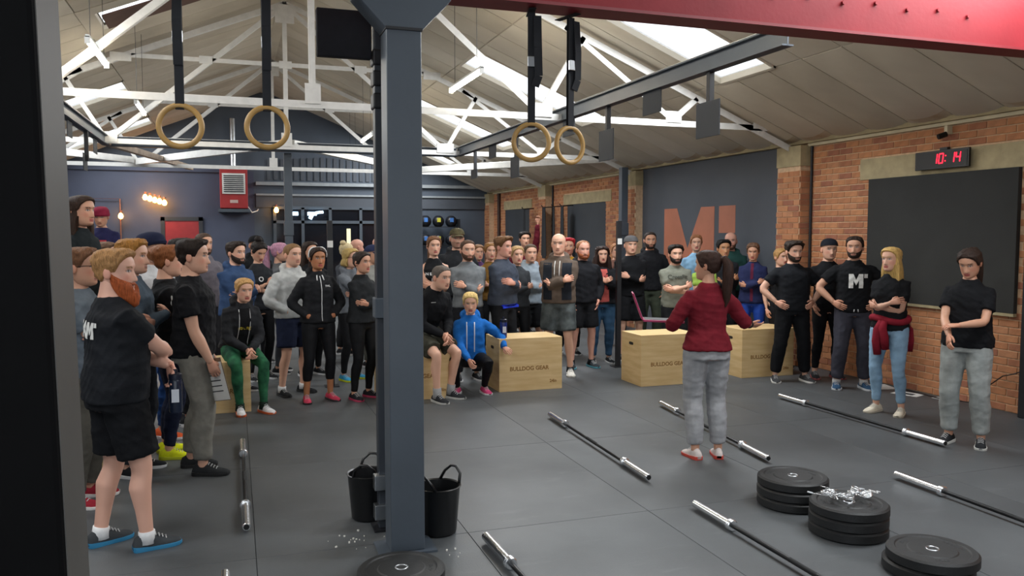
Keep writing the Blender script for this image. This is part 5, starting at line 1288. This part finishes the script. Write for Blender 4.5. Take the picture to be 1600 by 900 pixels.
garment_line(Q['beanie'], [(0, .92 + k*.05) for k in range(11)], .004, '#8f959c')
for s in (-1, 1):
    garment_line(Q['bluewoman'], [(s*.045, 1.05 + k*.045) for k in range(9)], .006, '#d9dde2', 'drawstring'); garment_line(Q['bald'], [(s*.03, 1.24 + k*.03) for k in range(7)], .005, '#d8d8d4', 'drawstring')
    garment_patch(Q['bald'], s*.062, s*.175, .95, 1.40, '#20242b', 'vest_front', off=.008)
    garment_line(Q['em'], [(s*.02, .93), (s*.024, .90)], .005, '#d8d8d8', 'drawstring')
garment_patch(Q['bald'], -.17, .17, .93, 1.06, '#20242b', 'vest_hem', off=.006) if False else None
garment_patch(Q['curly'], -.085, .085, .90, 1.42, '#c4605a', 'tee_front', taper=.35)
garment_patch(Q['slate'], -.16, .16, .885, .93, '#2a3fc4', 'shirt_hem', off=.006)
garment_patch(Q['navy'], -.02, .02, .92, 1.46, '#5a2035', 'zip_strip', nx=2); garment_text(Q['seatman'], '—', .05, '#bdbdbd', 1.33, x=-.09)
# headband, glasses
sp = Q['headband']; b = MB(); HMx = sp['HM']
b.tube([HMx @ hsurf(math.pi/2 * s_, t, .019) if True else 0 for s_, t in [(1, .1), (1, .35), (1, .6), (1, .8), (1, .93)]] + [HMx @ hsurf(-math.pi/2, t, .019) for t in (.93, .8, .6, .35, .1)], .007, 8); b.build('headband', mat('headband_white', '#e0e0e0', .6), sp['root'], smooth=True)
for k in ('glasses', 'post'):
    sp = Q[k]; b = MB(); HMx = sp['HM']
    for s in (-1, 1):
        ring = [HMx @ V((s*.031 + .022*math.cos(a), .096, .004 + .017*math.sin(a))) for a in [2*math.pi*i/16 for i in range(17)]]; b.tube(ring, .0022, 5)
        b.tube([HMx @ V((s*.053, .094, .008)), HMx @ V((s*.078, .06, .010)), HMx @ V((s*.080, -.02, .006))], .0022, 5)
    b.tube([HMx @ V((-.009, .099, .006)), HMx @ V((.009, .099, .006))], .002, 5); b.build('glasses', M_plastic, sp['root'])
# red sweater tied round the blonde woman's waist
sp = Q['blonde']; S = sp['S']; M_r = cloth('#7d1d2b'); lm = LM()
ring = [V((.178*math.cos(a), .128*math.sin(a) - .005, 1.0 + .02*math.sin(2*a))) * S for a in [2*math.pi*k/24 for k in range(25)]]
b = MB(); b.tube(ring, .034, 10)
b.add(*limb([V((.02, .15, .99))*S, V((.05, .17, .90))*S, V((.06, .165, .78))*S, V((.055, .15, .64))*S], [.03, .042, .045, .036], 10)); b.add(*limb([V((-.01, .15, .99))*S, V((.0, .175, .92))*S, V((-.02, .17, .82))*S, V((-.03, .155, .70))*S], [.03, .04, .042, .034], 10))
b.add(*limb([V((0, -.12, 1.0))*S, V((0, -.15, .9))*S, V((0, -.155, .78))*S, V((0, -.15, .66))*S], [(.10, .03), (.17, .03), (.18, .028), (.17, .02)], 14)); b.build('tied_sweater', M_r, sp['root'], smooth=True)
# ------------------------------------------------------------------ things in hands
def hand_world(sp, i):
    sh, el, wr, fdv, pn, curl, s = sp['jo'][i]; r = sp['root']; rz = Matrix.Rotation(r.rotation_euler.z, 3, 'Z'); return rz @ (wr * sp['S']) + V(r.location), (rz @ fdv).normalized(), (rz @ pn).normalized()
# laptop
w, fd, pn = hand_world(Q['inst'], 1)
lp = empty('laptop', w + V((-.05, .06, .035))); lp.rotation_euler = (0, R(2), R(-24)); tag(lp, 'open laptop with a magenta edge held on the instructor\'s left hand', 'laptop')
M_pink = mat('magenta', '#a8285a', .4, var=.06)
MB().bb(-.165, .165, -.11, .11, -.009, .009).build('base', M_pink, lp, bevel=.004); MB().bb(-.15, .15, -.09, .09, .009, .011).build('keyboard', mat('keys', '#24262a', .5), lp)
sc_ = MB().bb(-.012, .0, -.115, .115, .0, .23).build('lid', M_pink, lp, bevel=.004); sc_.location = (-.165, 0, .008); sc_.rotation_euler = (0, R(-22), 0)
MB().bb(.0, .0025, -.105, .105, .015, .215).build('screen', mat('lcd', '#4a4a50', .25, var=.1, emit='#55555c', estr=.25), sc_)
# wrist watch of the instructor
sp = Q['inst']; sh, el, wr, fdv, pn, curl, s_ = sp['jo'][0]; ax = (wr - el).normalized(); c = wr.lerp(el, .12) * sp['S']; x = ax.orthogonal().normalized(); y = ax.cross(x)
MB().tube([c + (x*math.cos(a) + y*math.sin(a)) * .029 for a in [2*math.pi*k/14 for k in range(15)]], .007, 6).build('watch', M_plastic, sp['root'], smooth=True)
# clipboard
w, fd, pn = hand_world(Q['clip'], 0)
cb = empty('clipboard', w + V((.03, .05, -.14))); cb.rotation_euler = (R(8), R(-10), R(-48)); tag(cb, 'clipboard with white sheets in the hand of the man in grey sweatpants', 'clipboard')
MB().bb(-.11, .11, -.004, .0, -.16, .16).build('board', mat('clip_board', '#6b5a48', .6), cb); MB().bb(-.105, .105, -.006, -.004, -.155, .13).build('sheet', mat('paper'), cb); MB().bb(-.04, .04, -.014, -.004, .125, .155).build('clip', M_steel, cb, bevel=.003)
for k in range(5): MB().bb(-.08, .06, -.0068, -.006, .07 - k*.04, .078 - k*.04).build('line', mat('paper_print'), cb)
# bottles
def bottle(loc, label, col, h=.22, r=.037):
    o = empty('water_bottle', loc); tag(o, label, 'bottle'); m = mat('bottle' + col, col, .25, var=.06)
    MB().lathe([(.02, 0), (r-.003, .0), (r, .006), (r, h*.72), (r*.92, h*.76)], 20).build('body', m, o, smooth=35); MB().lathe([(r*.98, h*.755), (r, h*.77), (r, h*.88), (r*.8, h*.9)], 20).build('lid', mat('bottle_lid', '#12182a', .35), o, smooth=35)
    MB().tube([(0, 0, h*.89), (0, 0, h)], .013, 10).build('spout', mat('bottle_lid'), o, smooth=40); MB().bb(-.02, .02, -r-.001, -r+.006, h*.25, h*.55).build('logo', mat('print_white', '#c8ccd4', .6), o); return o
bottle((2.88, 8.80, .6), 'dark blue shaker bottle standing on the middle box', '#1b2a66', .235, .042)
w, fd, pn = hand_world(Q['ginger'], 1)
bottle(w + fd * .05 + V((.02, -.04, -.22)), 'dark water bottle held by the red-bearded man', '#1c2436', .25, .037)
w, fd, pn = hand_world(Q['phone'], 0)
o = empty('phone', w + V((.03, -.05, .08))); o.rotation_euler = (R(-35), 0, R(-10)); tag(o, 'black phone in the hand of the man in the red beanie', 'phone')
MB().bb(-.036, .036, -.004, .004, -.07, .07).build('body', M_plastic, o, bevel=.003); MB().bb(-.033, .033, .004, .005, -.064, .064).build('screen', mat('lcd'), o)
